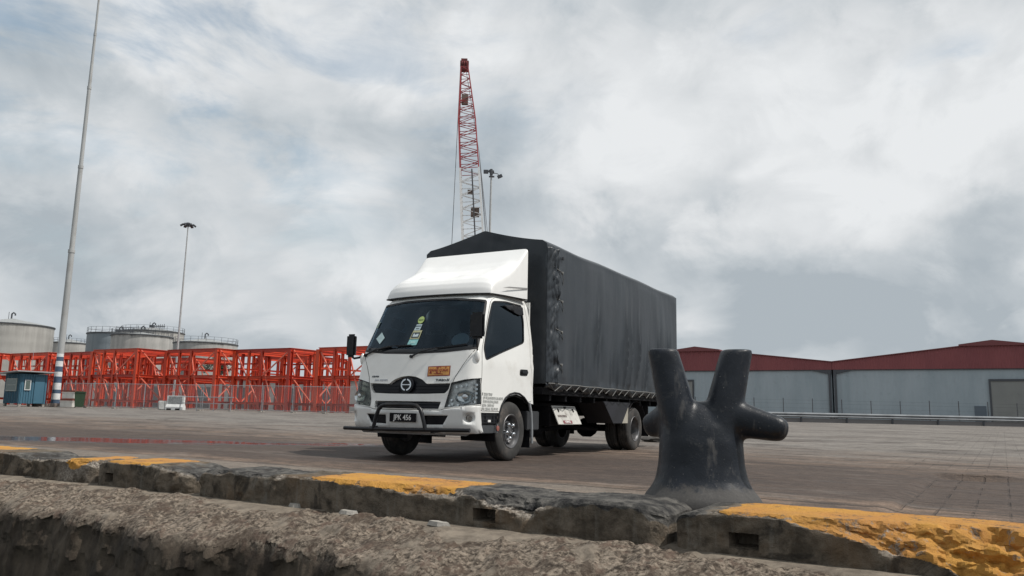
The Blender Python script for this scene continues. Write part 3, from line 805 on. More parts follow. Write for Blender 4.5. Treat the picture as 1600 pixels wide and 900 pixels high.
# stickers on the glass
def stk(pts, name, col, rough=.5, off=.004, lab=None):
    mt = mat(name + '_print', col, rough, var=.12, vscale=30); o = MB().patch(pts, cab(off), (), .04).build(name, mt, sc, smooth=True)
    if lab: o['label'] = lab
    return o
def disc(s, w, rs, rw, n=20): return [(s + rs * math.cos(2 * math.pi * i / n), w + rw * math.sin(2 * math.pi * i / n)) for i in range(n)]
stk(disc(-.035, 1.895, .053, .053), 'round_sticker', (.36, .47, .16), lab='round yellow green sticker')
stk([(-.075, 1.888), (.005, 1.888), (.005, 1.902), (-.075, 1.902)], 'sticker_line', (.10, .16, .05), off=.006)
stk([(-.10, 1.745), (.0, 1.745), (.012, 1.832), (-.085, 1.832)], 'small_sticker', (.42, .52, .56), lab='small pale sticker with dark bands')
stk([(-.088, 1.80), (.0, 1.80), (.003, 1.812), (-.086, 1.812)], 'sticker_line', (.02, .04, .06), off=.006)
stk([(-.075, 1.762), (-.02, 1.762), (-.018, 1.774), (-.073, 1.774)], 'sticker_line', (.05, .07, .09), off=.006)
stk([(-.125, 1.62), (.035, 1.62), (.045, 1.742), (-.105, 1.742)], 'framed_sticker', (.40, .40, .24), lab='sticker with pale yellow frame')
stk([(-.108, 1.636), (.02, 1.636), (.026, 1.712), (-.096, 1.712)], 'framed_sticker_field', (.015, .03, .05), off=.006)
stk([(-.085, 1.650), (.005, 1.650), (.010, 1.690), (-.03, 1.690), (-.03, 1.678), (-.055, 1.678), (-.055, 1.695), (-.078, 1.695)], 'framed_sticker_mark', (.5, .58, .6), off=.008)
stk([(-.135, 1.53), (.025, 1.53), (.035, 1.612), (-.122, 1.612)], 'square_sticker', (.24, .50, .50), lab='turquoise square sticker')
stk([(-.09, 1.563), (-.01, 1.563), (-.006, 1.582), (-.086, 1.582)], 'sticker_line', (.40, .62, .60), off=.006)
stk([(-.905, 1.815), (-.83, 1.815), (-.815, 1.905), (-.885, 1.905)], 'corner_sticker', (.30, .36, .28))
for k in range(3): stk([(-.895 + .005 * k, 1.832 + .022 * k), (-.828 + .004 * k, 1.832 + .022 * k), (-.826 + .004 * k, 1.84 + .022 * k), (-.893 + .005 * k, 1.84 + .022 * k)], 'sticker_line', (.10, .14, .10), off=.006)
stk([(-.70, 1.742), (-.60, 1.655), (-.655, 1.565), (-.77, 1.648)], 'diamond_sticker', (.38, .50, .52), lab='pale diamond shaped card')
# dash, seats, steering wheel and a pale hat seen through the glass
MB().b2(-.88, .88, -.82, -.48, 1.25, 1.42).build('dashboard', M_seat, truck, bevel=.03)
for x in (-.55, .0, .55):
    st = MB().box((x, .28, 1.45), (.46, .14, .72), Matrix.Rotation(R(-8), 3, 'X')).b2(x - .23, x + .23, -.25, .25, 1.0, 1.14)
    so_ = st.build('seat', M_seat, truck, bevel=.04, smooth=True)
    MB().b2(x - .13, x + .13, .30, .38, 1.83, 2.0).build('headrest', M_seat, so_, bevel=.03, smooth=True)
sw = MB(); cc = Vector((-.5, -.36, 1.52)); rt = Matrix.Rotation(R(-28), 3, 'X')
sw.tube([cc + rt @ Vector((.2 * math.cos(a), .2 * math.sin(a), 0)) for a in [2 * math.pi * i / 28 for i in range(29)]], .014, 6)
sw.bar(cc + rt @ Vector((-.2, 0, 0)), cc + rt @ Vector((.2, 0, 0)), .03, .02); sw.bar(cc, cc + Vector((0, -.2, -.25)), .05)
sw.build('steering_wheel', M_black, truck, smooth=True)
M_hat = mat('pale_plastic', (.62, .60, .58), .6)
hat = MB(); hat.lathe([(0, .0), (.0, .125), (.012, .125), (.02, .10), (.03, .0)], (0, 0, 0), 'z', 24)
ho = hat.build('dashboard_disc', M_hat, truck, smooth=True); ho.location = (.60, -.74, 1.60); ho.rotation_euler = (R(50), R(14), 0)
MB().b2(-.96, .96, -.8, .58, .96, 1.0).build('cab_floor', M_dark, truck)
# dark liner behind the nose, grille bars, slot bars
MB().patch([(-1.16, .40), (1.16, .40), (1.12, 1.30), (-1.12, 1.30)], cab(-.07), (), .08).build('nose_liner', M_liner, truck, smooth=True)
gp = MB().patch(grow(GR, .01), cab(-.045), (), .06)
for ww, hw in ((.905, .57), (.945, .62), (.985, .64)):
    for sg in (-1, 1):
        gp.patch([(sg * .14, ww - .008), (sg * hw, ww - .004), (sg * hw, ww + .010), (sg * .14, ww + .012)][::sg], cab(-.012), (), .08)
        gp.patch([(sg * .14, ww + .012), (sg * hw, ww + .010), (sg * hw, ww + .016), (sg * .14, ww + .018)][::sg], cab(-.03), (), .08)
M_grille = mat('grille_black', (.008, .009, .013), .4, spec=.3)
gr = gp.build('grille', M_grille, truck, smooth=True)
# rim round the grille mouth
def rim(poly, off0, off1, name, mt, par):
    q = MB(); n = len(poly)
    for i in range(n):
        a, b = poly[i], poly[(i + 1) % n]; o = len(q.v)
        q.v += [tuple(cab(off0)(*a)), tuple(cab(off0)(*b)), tuple(cab(off1)(*b)), tuple(cab(off1)(*a))]; q.f.append((o, o + 1, o + 2, o + 3))
    return q.build(name, mt, par)
rim(GR, .0, -.05, 'grille_edge', M_white, gr)
sp_ = MB().patch(grow(SLOT, .01), cab(-.05), (), .08)
for ww in (.70, .745):
    sp_.patch([(-.53, ww), (.53, ww), (.535, ww + .014), (-.535, ww + .014)], cab(-.015), (), .08)
sl_ = sp_.build('lower_grille', M_grille, truck, smooth=True); rim(SLOT, 0, -.05, 'lower_grille_edge', M_white, sl_)
# round emblem: ring with a waisted cross bar
em = MB(); Me = M_at(-.005, .99, .006)
def emb(r0, r1, th, mm, arcs=None, n=40):
    for i in range(n):
        a0, a1 = 2 * math.pi * i / n, 2 * math.pi * (i + 1) / n
        if arcs and not any(lo <= math.degrees((a0 + a1) / 2) % 360 <= hi for lo, hi in arcs): continue
        pts = []
        for (r, a) in ((r0, a0), (r1, a0), (r1, a1), (r0, a1)):
            pts.append((Me @ Vector((r * math.cos(a) * 1.06, r * math.sin(a), 0)), Me @ Vector((r * math.cos(a) * 1.06, r * math.sin(a), th))))
        mm.poly(pts)
back = MB(); n = 40
back.poly([(Me @ Vector((.110 * math.cos(a), .104 * math.sin(a), -.02)), Me @ Vector((.110 * math.cos(a), .104 * math.sin(a), 0))) for a in [2 * math.pi * i / n for i in range(n)]])
bk = back.build('emblem_backing', M_grille, gr)
emb(.062, .080, .012, em, arcs=[(-1, 78), (102, 258), (282, 361)])
o0 = len(em.v)
em.poly([(Me @ Vector((x, y, 0)), Me @ Vector((x, y, .016))) for x, y in [(-.078, -.009), (-.03, -.005), (.03, -.005), (.078, -.009), (.078, .009), (.03, .005), (-.03, .005), (-.078, .009)]])
em.build('emblem', M_chrome, gr)
# bumper
BU = [(-1.135, .735), (-.88, .708), (-.62, .682), (-.55, .660), (0, .657), (.55, .660), (.62, .682), (.88, .708), (1.135, .735), (1.145, .5), (1.13, .385), (.8, .372), (0, .368), (-.8, .372), (-1.13, .385), (-1.145, .5)]
OPR = fillet([(.31, .592), (.665, .598), (.585, .475), (.31, .468)], .012, 2); OPL = mir(OPR)
FG = disc(.945, .568, .075, .068)
bp = MB().patch(fillet(BU, .015, 2), cab(.012), [OPR, OPL, FG, mir(FG)], .045)
bpo = bp.build('bumper', M_white2, truck, smooth=True, sharp=35, solid=.02)
bpo['label'] = 'scuffed white front bumper'
lo = MB().patch([(-.95, .372), (.95, .372), (.85, .335), (-.85, .335)], cab(-.02), (), .08).build('bumper_valance', M_grey, bpo, smooth=True)
for P in (OPR, OPL):
    q = MB().patch(grow(P, .01), cab(-.04), (), .06)
    xs = [p[0] for p in P]
    for ww in (.50, .53, .56): q.patch([(min(xs) + .02, ww), (max(xs) - .05, ww), (max(xs) - .04, ww + .01), (min(xs) + .02, ww + .01)], cab(-.01), (), .08)
    q.build('bumper_intake', M_grille, bpo, smooth=True)
for sg in (1, -1):
    q = MB(); c0 = cab(-.03)(sg * .945, .568)
    # dished recess following the bumper
    def fr(a, i):
        k = [(1.0, .012), (.9, 0), (.72, -.022), (.55, -.03)][i]
        return cab(k[1])(sg * .945 + sg * .075 * k[0] * math.cos(a), .568 + .068 * k[0] * math.sin(a))
    q.quadgrid(fr, [2 * math.pi * i / 24 for i in range(24)], [0, 1, 2, 3], closeA=True)
    q.build('fog_lamp_recess', M_white2, bpo, smooth=True)
    fl = MB().patch(disc(sg * .955, .565, .042, .040), cab(-.018), (), .05).build('fog_lamp', M_silver, bpo, smooth=True)
    MB().patch(disc(sg * .955, .565, .040, .038), cab(-.010), (), .05).build('fog_lamp_lens', M_lens, fl, smooth=True)
# number plate
Mp = M_at(-.01, .563, .03)
pl = MB(); pl.box(Mp @ Vector((0, 0, 0)), (.43, .014, .115)); plo = pl.build('number_plate', mat('plate_black', (.008, .008, .01), .6, spec=.15), truck, bevel=.003)
Mt = Matrix((Vector((1, 0, 0)), Vector((0, 0, 1)), Vector((0, -1, 0)))).transposed().to_4x4(); Mt.translation = Mp.translation + Vector((0, -.009, -.002))
text_mesh('JPK 456', .098, 'plate_number', M_wtxt, plo, Mt, sx=.92, bold=.0012)
# headlamps
for sg in (1, -1):
    pf = (lambda p: p) if sg == 1 else mir
    old = sg == -1
    Mh = mat('lamp_housing', (.60, .61, .61), .3, .35, var=.3, vscale=25)
    hsg = MB().patch(pf(grow(HL, .004)), cab(-.055), (), .06).build('headlight', Mh, truck, smooth=True)
    rim(pf(HL), .0, -.055, 'headlight_rim', M_black, hsg)
    # main bowl
    bw = MB(); mm = M_at(sg * .875, .835, -.05)
    bw.quadgrid(lambda a, i: mm @ Vector((.135 * math.cos(a) * math.sin(i), .088 * math.sin(a) * math.sin(i), .035 * (1 - math.cos(i)) * 1.0 - .0)), [2 * math.pi * k / 28 for k in range(28)], [.15, .5, .9, 1.25, 1.57], closeA=True)
    bw.build('headlight_bowl', M_chrome, hsg, smooth=True)
    bb = MB(); mm2 = M_at(sg * .875, .845, -.012)
    bb.quadgrid(lambda a, i: mm2 @ Vector((.045 * math.cos(a) * math.sin(i), .04 * math.sin(a) * math.sin(i), .018 * math.cos(i))), [2 * math.pi * k / 16 for k in range(16)], [.01, .4, .8, 1.2, 1.57], closeA=True)
    bb.build('headlight_bulb_shield', M_silver, hsg, smooth=True)
    ch = MB()
    for (s0, w0) in ((.75, .965), (.82, .978), (.89, .99)):
        m3 = M_at(sg * s0, w0, -.035, R(20) * sg); ch.box(m3.translation, (.018, .03, .055), m3.to_3x3())
    for w0 in (1.0, .945, .89, .835): 
        m3 = M_at(sg * 1.045, w0, -.03); ch.box(m3.translation, (.045, .028, .022), m3.to_3x3())
    for (s0, w0) in ((.68, .80), (.70, .755), (.66, .735), (.78, .745), (1.03, .78)):
        m3 = M_at(sg * s0, w0, -.035); ch.box(m3.translation, (.028, .024, .02), m3.to_3x3())
    ch.build('indicator_reflector', M_chrome, hsg, bevel=.004)
    ln = MB().patch(pf(fillet(grow(HL, -.006), .015, 2)), cab(.002), (), .05)
    lo_ = ln.build('headlight_lens', M_lens if not old else glass('lamp_lens_clouded', (.62, .64, .58), .2), hsg, smooth=True)
    # eyebrow trim
    MB().tube([cab(.004)(sg * a, b) for a, b in [(.672, 1.014), (.76, 1.034), (.86, 1.058), (.97, 1.073), (1.078, 1.084)]], .006, 6).build('headlight_trim', M_black, hsg)
# bonnet creases: raised panel outline
for sg in (1, -1):
    MB().tube([cab(-.001)(sg * a, b) for a, b in [(.69, 1.02), (.715, 1.10), (.79, 1.24), (.87, 1.37), (.93, 1.455)]], .0045, 6).build('panel_seam', M_liner, truck)
    MB().tube([cab(-.001)(sg * a, b) for a, b in [(1.138, .75), (1.12, .85), (1.10, 1.0), (1.092, 1.09)]], .0045, 6).build('panel_seam', M_liner, truck)
# yellow sticker with red border and rounded script
M_stk = mat('sticker_orange', (.62, .30, .08), .5, var=.1, vscale=20); M_stkr = mat('sticker_red', (.26, .035, .02), .5)
sk = MB().patch([(.30, 1.10), (.635, 1.11), (.625, 1.245), (.29, 1.235)], cab(.003), (), .05).build('bonnet_sticker', M_stkr, truck, smooth=True); sk['label'] = 'yellow sticker with red border and red script'
MB().patch([(.315, 1.113), (.623, 1.123), (.613, 1.233), (.303, 1.223)], cab(.006), (), .05).build('sticker_field', M_stk, sk, smooth=True)
for ch_, sz, ss_, ww, sxx in (('ရွှေမြို့ လမ်း', .062, .462, 1.185, 1.0), ('Y O U I T A', .022, .462, 1.134, 1.2)):
    text_mesh(ch_, sz, 'sticker_writing', M_stkr, sk, M_at(ss_, ww, .010), sx=sxx, bold=.001)
M_badge = mat('badge_grey', (.07, .08, .09), .3, .6)
text_mesh('XZU720', .030, 'side_badge', M_badge, truck, M_at(-.59, 1.103, .004), sx=1.25, bold=.001)
text_mesh('300 SERIES', .036, 'model_badge', mat('badge_silver', (.42, .43, .45), .3, .7), truck, M_at(-.47, 1.052, .004), sx=1.5, bold=.001)
text_mesh('TURBO', .038, 'engine_badge', M_badge, truck, M_at(.515, 1.052, .004), sx=1.2, bold=.002)
text_mesh('N', .044, 'engine_badge', M_badge, truck, M_at(.62, 1.055, .004), sx=1.1, bold=.003)
# owner's lines on the door side
for k, (tx, ln_) in enumerate([('▪ ZOLLY TRAD', .21), ('LOT 177, JALAN BESAR 12, KG. MELAYU', .52), ('81300 SKUDAI, JOHOR', .40), ('BDM : 5000 KG', .30), ('BTM : 2880 KG  TEL 07 5112', .42)]):
    t_ = text_mesh(tx.replace('▪ ', ''), .050, 'owner_lettering', M_text, truck, M_at(1.17 if k else 1.19, .885 - .048 * k, .006), 'LEFT', bold=.0006)
    # fit to measured width
    Mi = M_at(1.17 if k else 1.19, .885 - .048 * k, .006); inv = Mi.inverted(); mx = max((inv @ v.co).x for v in t_.data.vertices); f = (ln_ / max(mx, .01))
    for v in t_.data.vertices:
        q = inv @ v.co; q.x *= f; v.co = Mi @ q
MB().patch([(1.15, .868), (1.165, .868), (1.165, .905), (1.15, .905)], cab(.004), (), .05).build('lettering_mark', M_black, truck)
# black step panel and grey box between bumper and wheel
for sg in (1, -1):
    xx = lambda a, b: (min(sg * a, sg * b), max(sg * a, sg * b))
    sp = MB(); sp.b2(*xx(.90, .992), -.83, -.385, .495, .642)
    so2 = sp.build('step_panel', M_black, truck, bevel=.004)
    q = MB()
    for z in (.515, .545, .60, .625): q.b2(*xx(.992, 1.001), -.81, -.405, z, z + .010)
    for v in (-.80, -.70, -.50, -.42): q.b2(*xx(.992, 1.003), v, v + .012, .51, .63)
    q.build('step_panel_ribs', M_blackm, so2)
    MB().b2(*xx(.993, 1.006), -.64, -.575, .522, .552).build('step_panel_label', M_wtxt, so2)
    ll = MB().b2(*xx(.86, .985), -.86, -.385, .375, .487).build('side_box', mat('side_box_grey', (.05, .055, .06), .45, var=.3), truck, bevel=.008)
    MB().b2(*xx(.87, .99), -.383, -.345, .38, .50).build('side_box_bracket', M_grey, ll, bevel=.004)
    rf = MB(); rf.lathe([(.0, 0), (.0, .036), (.008, .036), (.012, .0)], (sg * .99, -.365, .44), 'x', 20); rf.build('side_reflector', mat('reflector_dull_red', (.28, .10, .08), .35), ll, smooth=True)
# roof visor / fairing
def fair(a, b):
    """a: -1..1 across, b: 0..1 front to back"""
    hw = .895 + .045 * b
    vf = -.60 + .13 * abs(a) ** 2.4
    v = vf + (.50 - vf) * b
    base = 2.262 + .06 * b ** .8 * 0 + .045 * b
    prof = [(0, 2.262), (.02, 2.35), (.06, 2.43), (.13, 2.50), (.22, 2.55), (.35, 2.60), (.5, 2.665), (.64, 2.74), (.78, 2.85), (.9, 2.97), (1, 3.07)]
    z = interp(b, prof)
    # long scoop down the middle, raised shoulders
    sh = ex(-((abs(a) - .80) / .16) ** 2)
    z += .035 * sh * math.sin(math.pi * min(1, b * 1.1)) - .02 * ex(-(a / .5) ** 2) * math.sin(math.pi * b)
    # slanted nostril creases
    for cx in (-.36, .42):
        lo_ = cx + (b - .38) * .35
        if .2 < b < .62: z += .032 * (1 / (1 + ex(-(a - lo_ + .12) / .008))) * (1 / (1 + ex((a - lo_ - .12) / .05))) * (1 / (1 + ex(-(b - .27) / .012))) * max(0, (.62 - b) / .35)
    p = 7 + 30 * b ** 3
    side = (1 - min(1, abs(a)) ** p) ** (1 / p) if abs(a) < 1 else 0
    zz = base + (z - base) * side
    return Vector((a * hw, v, zz))
aa = [math.sin(math.pi / 2 * t) if False else t for t in np.linspace(-1, 1, 61)]
aa = [math.copysign(1 - (1 - abs(t)) ** 1.8, t) for t in aa]
bbs = [t ** 1.5 for t in np.linspace(0, 1, 60)]
fm = MB(); fm.quadgrid(fair, aa, bbs)
fm.quadgrid(lambda a, k: (lambda p: Vector((p.x, p.y + .0, 2.28 + (p.z - 2.28) * k)))(fair(a, 1)), aa, [0, .5, 1])
fo = fm.build('roof_fairing', M_fair, truck, smooth=True, sharp=50)
fb = MB()
for sg in (-1, 1):
    fb.b2(min(sg * .90, sg * .952), max(sg * .90, sg * .952), .02, .49, 2.44, 2.455)
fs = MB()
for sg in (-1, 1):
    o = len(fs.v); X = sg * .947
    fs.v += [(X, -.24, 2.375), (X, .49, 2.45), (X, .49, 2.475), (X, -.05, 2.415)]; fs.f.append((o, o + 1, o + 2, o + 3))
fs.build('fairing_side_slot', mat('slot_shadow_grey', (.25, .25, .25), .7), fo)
MB().tube([(fair(a, 0).x * 1.0, fair(a, 0).y - .004, 2.262) for a in np.linspace(-1, 1, 41)] , .011, 6).build('fairing_gasket', M_black, fo)
for sg in (-1, 1): MB().tube([(sg * .898, -.46, 2.262), (sg * .91, 0, 2.285), (sg * .93, .5, 2.305)], .010, 6).build('fairing_gasket', M_black, fo)
# mirrors
def rbox(q, c, d, bev): q.box(c, d)
mr = MB().box((1.025, -1.0, 1.76), (.215, .075, .345)).build('mirror', M_black, truck, bevel=.03, smooth=True, sharp=60)
MB().b2(.94, 1.11, -.965, -.96, 1.62, 1.90).build('mirror_glass', M_chrome, mr)
MB().tube([(1.0, -.97, 1.62), (.985, -.93, 1.52), (.965, -.89, 1.46), (.95, -.87, 1.43)], [.010, .010, .011, .012], 8).build('mirror_arm', M_black, mr, smooth=True)
ml = MB().box((-1.12, -.95, 1.55), (.16, .075, .33)).build('mirror', M_black, truck, bevel=.03, smooth=True, sharp=60)
MB().b2(-1.18, -1.06, -.914, -.91, 1.42, 1.68).build('mirror_glass', M_chrome, ml)
MB().tube([(-1.12, -.94, 1.40), (-1.08, -.92, 1.37), (-1.02, -.88, 1.385), (-.95, -.86, 1.42)], [.014, .016, .016, .02], 8).build('mirror_arm', M_black, ml, smooth=True)
for sg, z in ((1, 1.37), (-1, 1.36)):
    cn = MB(); c0 = cab(.0)(sg * .97, z)
    cn.quadgrid(lambda a, i: c0 + Vector(((.036 + .0 * i) * math.cos(a) * math.sin(i), .036 * math.sin(a) * math.sin(i), .085 * math.cos(i))) + Vector((sg * .008, .0, 0)), [2 * math.pi * k / 20 for k in range(20)], [.01, .4, .8, 1.2, 1.57, 2, 2.5, 3.13], closeA=True)
    cn.build('mirror_mount', M_white, truck, smooth=True, sharp=80)
# nudge bar
nb_ = MB(); zb = .405
nb_.tube([(-.96, -1.19, zb - .005), (-.6, -1.215, zb - .005), (0, -1.225, zb), (.6, -1.215, zb + .008), (1.06, -1.17, zb + .015)], .026, 14)
nbo = nb_.build('bumper_bar', M_blackm, truck, smooth=True, sharp=60)
hp = [(-.43, -1.225, .40), (-.405, -1.23, .50), (-.37, -1.235, .60), (-.34, -1.235, .665), (-.295, -1.235, .705), (-.23, -1.235, .722), (0, -1.24, .726), (.2, -1.235, .726), (.28, -1.235, .712), (.335, -1.235, .67), (.37, -1.235, .60), (.40, -1.23, .50), (.42, -1.225, .41)]
MB().tube(hp, .027, 14).build('bumper_hoop', M_blackm, nbo, smooth=True, sharp=60)
for x in (-.5, .5): MB().bar((x, -1.19, .40), (x, -.9, .42), .05, .06).build('bar_bracket', M_blackm, nbo)
# chassis
chs = MB()
for sg in (-1, 1): chs.b2(sg * .39 - .04, sg * .39 + .04, -.85, 6.9, .62, .82)
for v in (-.7, .6, 1.6, 2.8, 3.9, 5.2, 6.6): chs.b2(-.38, .38, v, v + .08, .65, .79)
chs.b2(-.55, .55, -.9, .5, .42, .62); chs.b2(-.30, .30, .5, 1.6, .38, .64)
chs.b2(-.9, -.45, 1.0, 2.2, .42, .78)
chs.build('chassis', M_dark, truck, bevel=.006)
ax = MB(); ax.tube([(-.8, 0, .40), (.8, 0, .40)], .05, 10).tube([(-.85, 4.77, .40), (.85, 4.77, .40)], .065, 12)
ax.lathe([(-.2, .0), (-.17, .12), (-.08, .18), (.08, .18), (.17, .12), (.2, 0)], (0, 4.77, .40), 'x', 20)
ax.tube([(0, 1.5, .52), (0, 4.6, .43)], .045, 10)
for sg in (-1, 1):
    for v0 in (0, 4.77):
        for k in range(4): ax.box((sg * .45, v0, .33 - .02 * k + .12), (.07, 1.2 - .2 * k, .014))
        ax.tube([(sg * .5, v0 + .1, .42), (sg * .5, v0 + .25, .8)], .03, 8)
ax.build('axles', M_dark, truck, smooth=True)
MB().tube([(-.2, 1.2, .36), (-.15, 2.2, .33), (-.1, 2.9, .34)], .10, 14).tube([(-.1, 2.9, .36), (.1, 3.6, .42), (.55, 4.0, .38)], .035, 8).build('exhaust', M_dark, truck, smooth=True)
MB().b2(.80, 1.0, .44, .82, .41, .68).build('battery_box', mat('battery_box', (.03, .032, .036), .5, var=.3, dirt=(.1, .09, .08, .4)), truck, bevel=.012)
MB().b2(-1.0, -.7, .6, 1.3, .42, .72).build('fuel_tank', M_dark, truck, bevel=.03)
# tool box with white lid leaning out at the foot
tb = MB().b2(.52, .89, 1.38, 2.24, .46, .76).build('tool_box', M_dark, truck, bevel=.006)
tx = MB(); p = [Vector((.91, 1.40, .775)), Vector((.91, 2.24, .775)), Vector((1.04, 2.24, .49)), Vector((1.04, 1.40, .49))]
nrm = (p[1] - p[0]).cross(p[3] - p[0]).normalized(); nrm = nrm if nrm.x > 0 else -nrm
tx.poly([(q - nrm * .015, q) for q in p]); lid = tx.build('tool_box_lid', mat('lid_dirty_white', (.50, .49, .46), .6, var=.12, dirt=(.14, .12, .1, .7), dscale=7), tb, bevel=.003); lid['label'] = 'dirty white lid'
yd = (p[0] - p[3]).normalized(); Ml = Matrix((Vector((0, 1, 0)), yd, Vector((0, 1, 0)).cross(yd))).transposed().to_4x4()
def onlid(a, b, h=.003):
    q = p[0].lerp(p[1], a).lerp(p[3].lerp(p[2], a), b); return q + nrm * h
for a in (.18, .82):
    MB().bar(onlid(a, .16, .01), onlid(a + .01, .34, .01), .03, .014).build('latch', M_liner, lid, bevel=.003)
MB().bar(onlid(.05, .09), onlid(.95, .09), .008, .008).build('hinge_line', M_liner, lid)
MB().box(onlid(.5, .10, .006), (.03, .05, .03)).build('lid_lock', M_liner, lid)
lbm = mat('label_red_faded', (.20, .06, .07), .6)
lb = MB(); lb.poly([(onlid(a, b, .001), onlid(a, b, .005)) for a, b in ((.22, .80), (.60, .80), (.60, .96), (.22, .96))]); lbo = lb.build('lid_label', lbm, lid)
Mlt = Ml.copy(); Mlt.translation = onlid(.41, .88, .007); text_mesh('KING', .045, 'label_writing', M_wtxt, lbo, Mlt, sx=1.7, bold=.001)
lb = MB(); lb.poly([(onlid(a, b, .001), onlid(a, b, .003)) for a, b in ((.09, .50), (.46, .50), (.46, .62), (.09, .62))]); lb.build('lid_label', mat('label_grey_faded', (.16, .14, .13), .7, var=.4, vscale=30), lid)
lb = MB(); lb.poly([(onlid(a, b, .001), onlid(a, b, .003)) for a, b in ((.64, .26), (.74, .26), (.76, .5), (.66, .5))]); lb.build('lid_label', mat('label_pale_faded', (.36, .35, .33), .7), lid)
# guards over the rear wheels
for sg in (-1, 1):
    q = MB(); X0, X1 = sorted((sg * .52, sg * 1.03))
    pts = [(3.15, .88), (3.6, .50), (4.05, .50), (4.32, .78), (4.45, .88)]
    q.poly([(Vector((X0, a, b)), Vector((X1, a, b))) for a, b in pts]); q.build('rear_guard', mat('guard_navy', (.012, .013, .018), .6, var=.3), truck, bevel=.006)
    q = MB(); q.quadgrid(lambda t, x: (sg * x, 4.77 + .50 * math.cos(t), .42 + .50 * math.sin(t)), [math.pi * (.05 + .9 * i / 20) for i in range(21)], [.52, 1.03]); q.build('rear_mudguard', M_dark, truck, smooth=True, solid=.006)
fp_ = MB(); fp_.poly([(Vector((1.034, a, b)), Vector((1.026, a, b))) for a, b in ((4.03, .505), (4.32, .79), (4.29, .505))]); fp_.build('guard_flap', mat('flap_beige', (.35, .33, .28), .7, var=.2), truck)
for sg in (-1, 1): MB().b2(sg * .8 - .22, sg * .8 + .22, 5.42, 5.43, .25, .85).build('mudflap', M_dark, truck)
# wheels
TY = [(.105, .235), (.112, .262), (.116, .30), (.112, .345), (.102, .375), (.088, .392), (.06, .400), (.055, .393), (.045, .393), (.04, .401), (.015, .402), (.010, .394), (-.010, .394), (-.015, .402), (-.04, .401), (-.045, .393), (-.055, .393), (-.06, .400), (-.088, .392), (-.102, .375), (-.112, .345), (-.116, .30), (-.112, .262), (-.105, .235), (-.09, .205)]
def wheel(name_loc, front=True):
    x, y, sg = name_loc
    if front: RP = [(.086, .205), (.106, .214), (.112, .228), (.106, .234), (.092, .218), (.075, .205), (.04, .195), (.012, .188), (.0, .176), (.012, .165), (.045, .145), (.058, .12), (.060, .07), (.075, .068), (.085, .055), (.088, 0)]
    else: RP = [(.095, .205), (.106, .214), (.112, .228), (.106, .234), (.092, .216), (.07, .205), (.0, .195), (-.05, .185), (-.075, .175), (-.075, .14), (-.085, .13), (-.085, .10), (-.04, .095), (-.01, .085), (.0, .07), (.005, 0)]
    w = MB().lathe(RP, axis='x', n=44).lathe([(-.09, .205), (-.1, .19), (-.1, .0)], axis='x', n=32); 
    wo = w.build('wheel', M_rim, truck, smooth=True, sharp=35)
    MB().lathe(TY, axis='x', n=64).build('tyre', M_tyre, wo, smooth=True, sharp=28)
    if front:
        for k in range(5):
            a = 2 * math.pi * k / 5 + .35; q = MB().lathe([(.055, .034), (.088, .033), (.110, .027), (.122, .014), (.124, 0)], (0, .098 * math.cos(a), .098 * math.sin(a)), 'x', 14)
            q.build('lug_nut', M_chrome, wo, smooth=True)
    else:
        q = MB()
        for k in range(6):
            a = 2 * math.pi * k / 6; q.lathe([(-.08, .02), (-.05, .02), (-.045, 0)], (0, .115 * math.cos(a), .115 * math.sin(a)), 'x', 8)
        q.build('lug_nut', M_rim, wo, smooth=True)
    wo.location = (x, y, .40); wo.rotation_euler = (random.uniform(0, 6), 0, 0 if sg > 0 else math.pi)
    return wo
wf = wheel((.885, 0, 1)); wf2 = copy_tree(wf, truck); wf2.location = (-.885, 0, .40); wf2.rotation_euler = (1.0, 0, math.pi)
wr = wheel((.885, 4.77, 1), False)
w3 = copy_tree(wr, truck); w3.location = (.635, 4.77, .40); w3.rotation_euler = (.5, 0, math.pi)
w3 = copy_tree(wr, truck); w3.location = (-.885, 4.77, .40); w3.rotation_euler = (.5, 0, math.pi)
w3 = copy_tree(wr, truck); w3.location = (-.635, 4.77, .40)
# load bed
bed = MB().b2(-1.05, 1.05, .80, 7.02, .93, 1.04)
for v in np.arange(1.1, 6.9, .55): bed.b2(-1.02, 1.02, v, v + .07, .84, .93)
bed.build('load_bed', M_dark, truck, bevel=.004)
# tarpaulin
def tarp_mat():
    m = bpy.data.materials.new('tarpaulin'); m.use_nodes = True; t = NT(m.node_tree); b = m.node_tree.nodes['Principled BSDF']
    P = t.node('ShaderNodeTexCoord').outputs['Object']
    big = t.noise(P, .9, 6, .6, .4); vert = t.noise(t.mapping(P, sc=(1, 1, .16)), 3.2, 6, .6, .3); fine = t.noise(P, 30, 5, .65)
    crease = t.noise(t.mapping(P, sc=(1, 1, .5)), 3, 4, .5, 1.0)
    c = t.mix(t.ss(big, .3, .7), (.020, .026, .033, 1), (.036, .042, .050, 1))
    c = t.mix(t.math('MULTIPLY', t.ss(vert, .55, .75), .25), c, (.085, .084, .082, 1))
    c = t.mix(t.math('MULTIPLY', t.ss(fine, .68, .76), .2), c, (.12, .12, .12, 1))
    t.put(b.inputs['Base Color'], c)
    t.put(b.inputs['Roughness'], t.math('ADD', .30, t.math('MULTIPLY', big, .25))); b.inputs['Specular IOR Level'].default_value = .4
    bn = t.node('ShaderNodeBump'); bn.inputs['Distance'].default_value = .010; bn.inputs['Strength'].default_value = .6
    t.put(bn.inputs['Height'], t.math('ADD', crease, t.math('MULTIPLY', vert, .8))); t.put(b.inputs['Normal'], bn.outputs[0]); return m
M_tarp = tarp_mat()
YF, YR, HX = .78, 7.0, 1.11
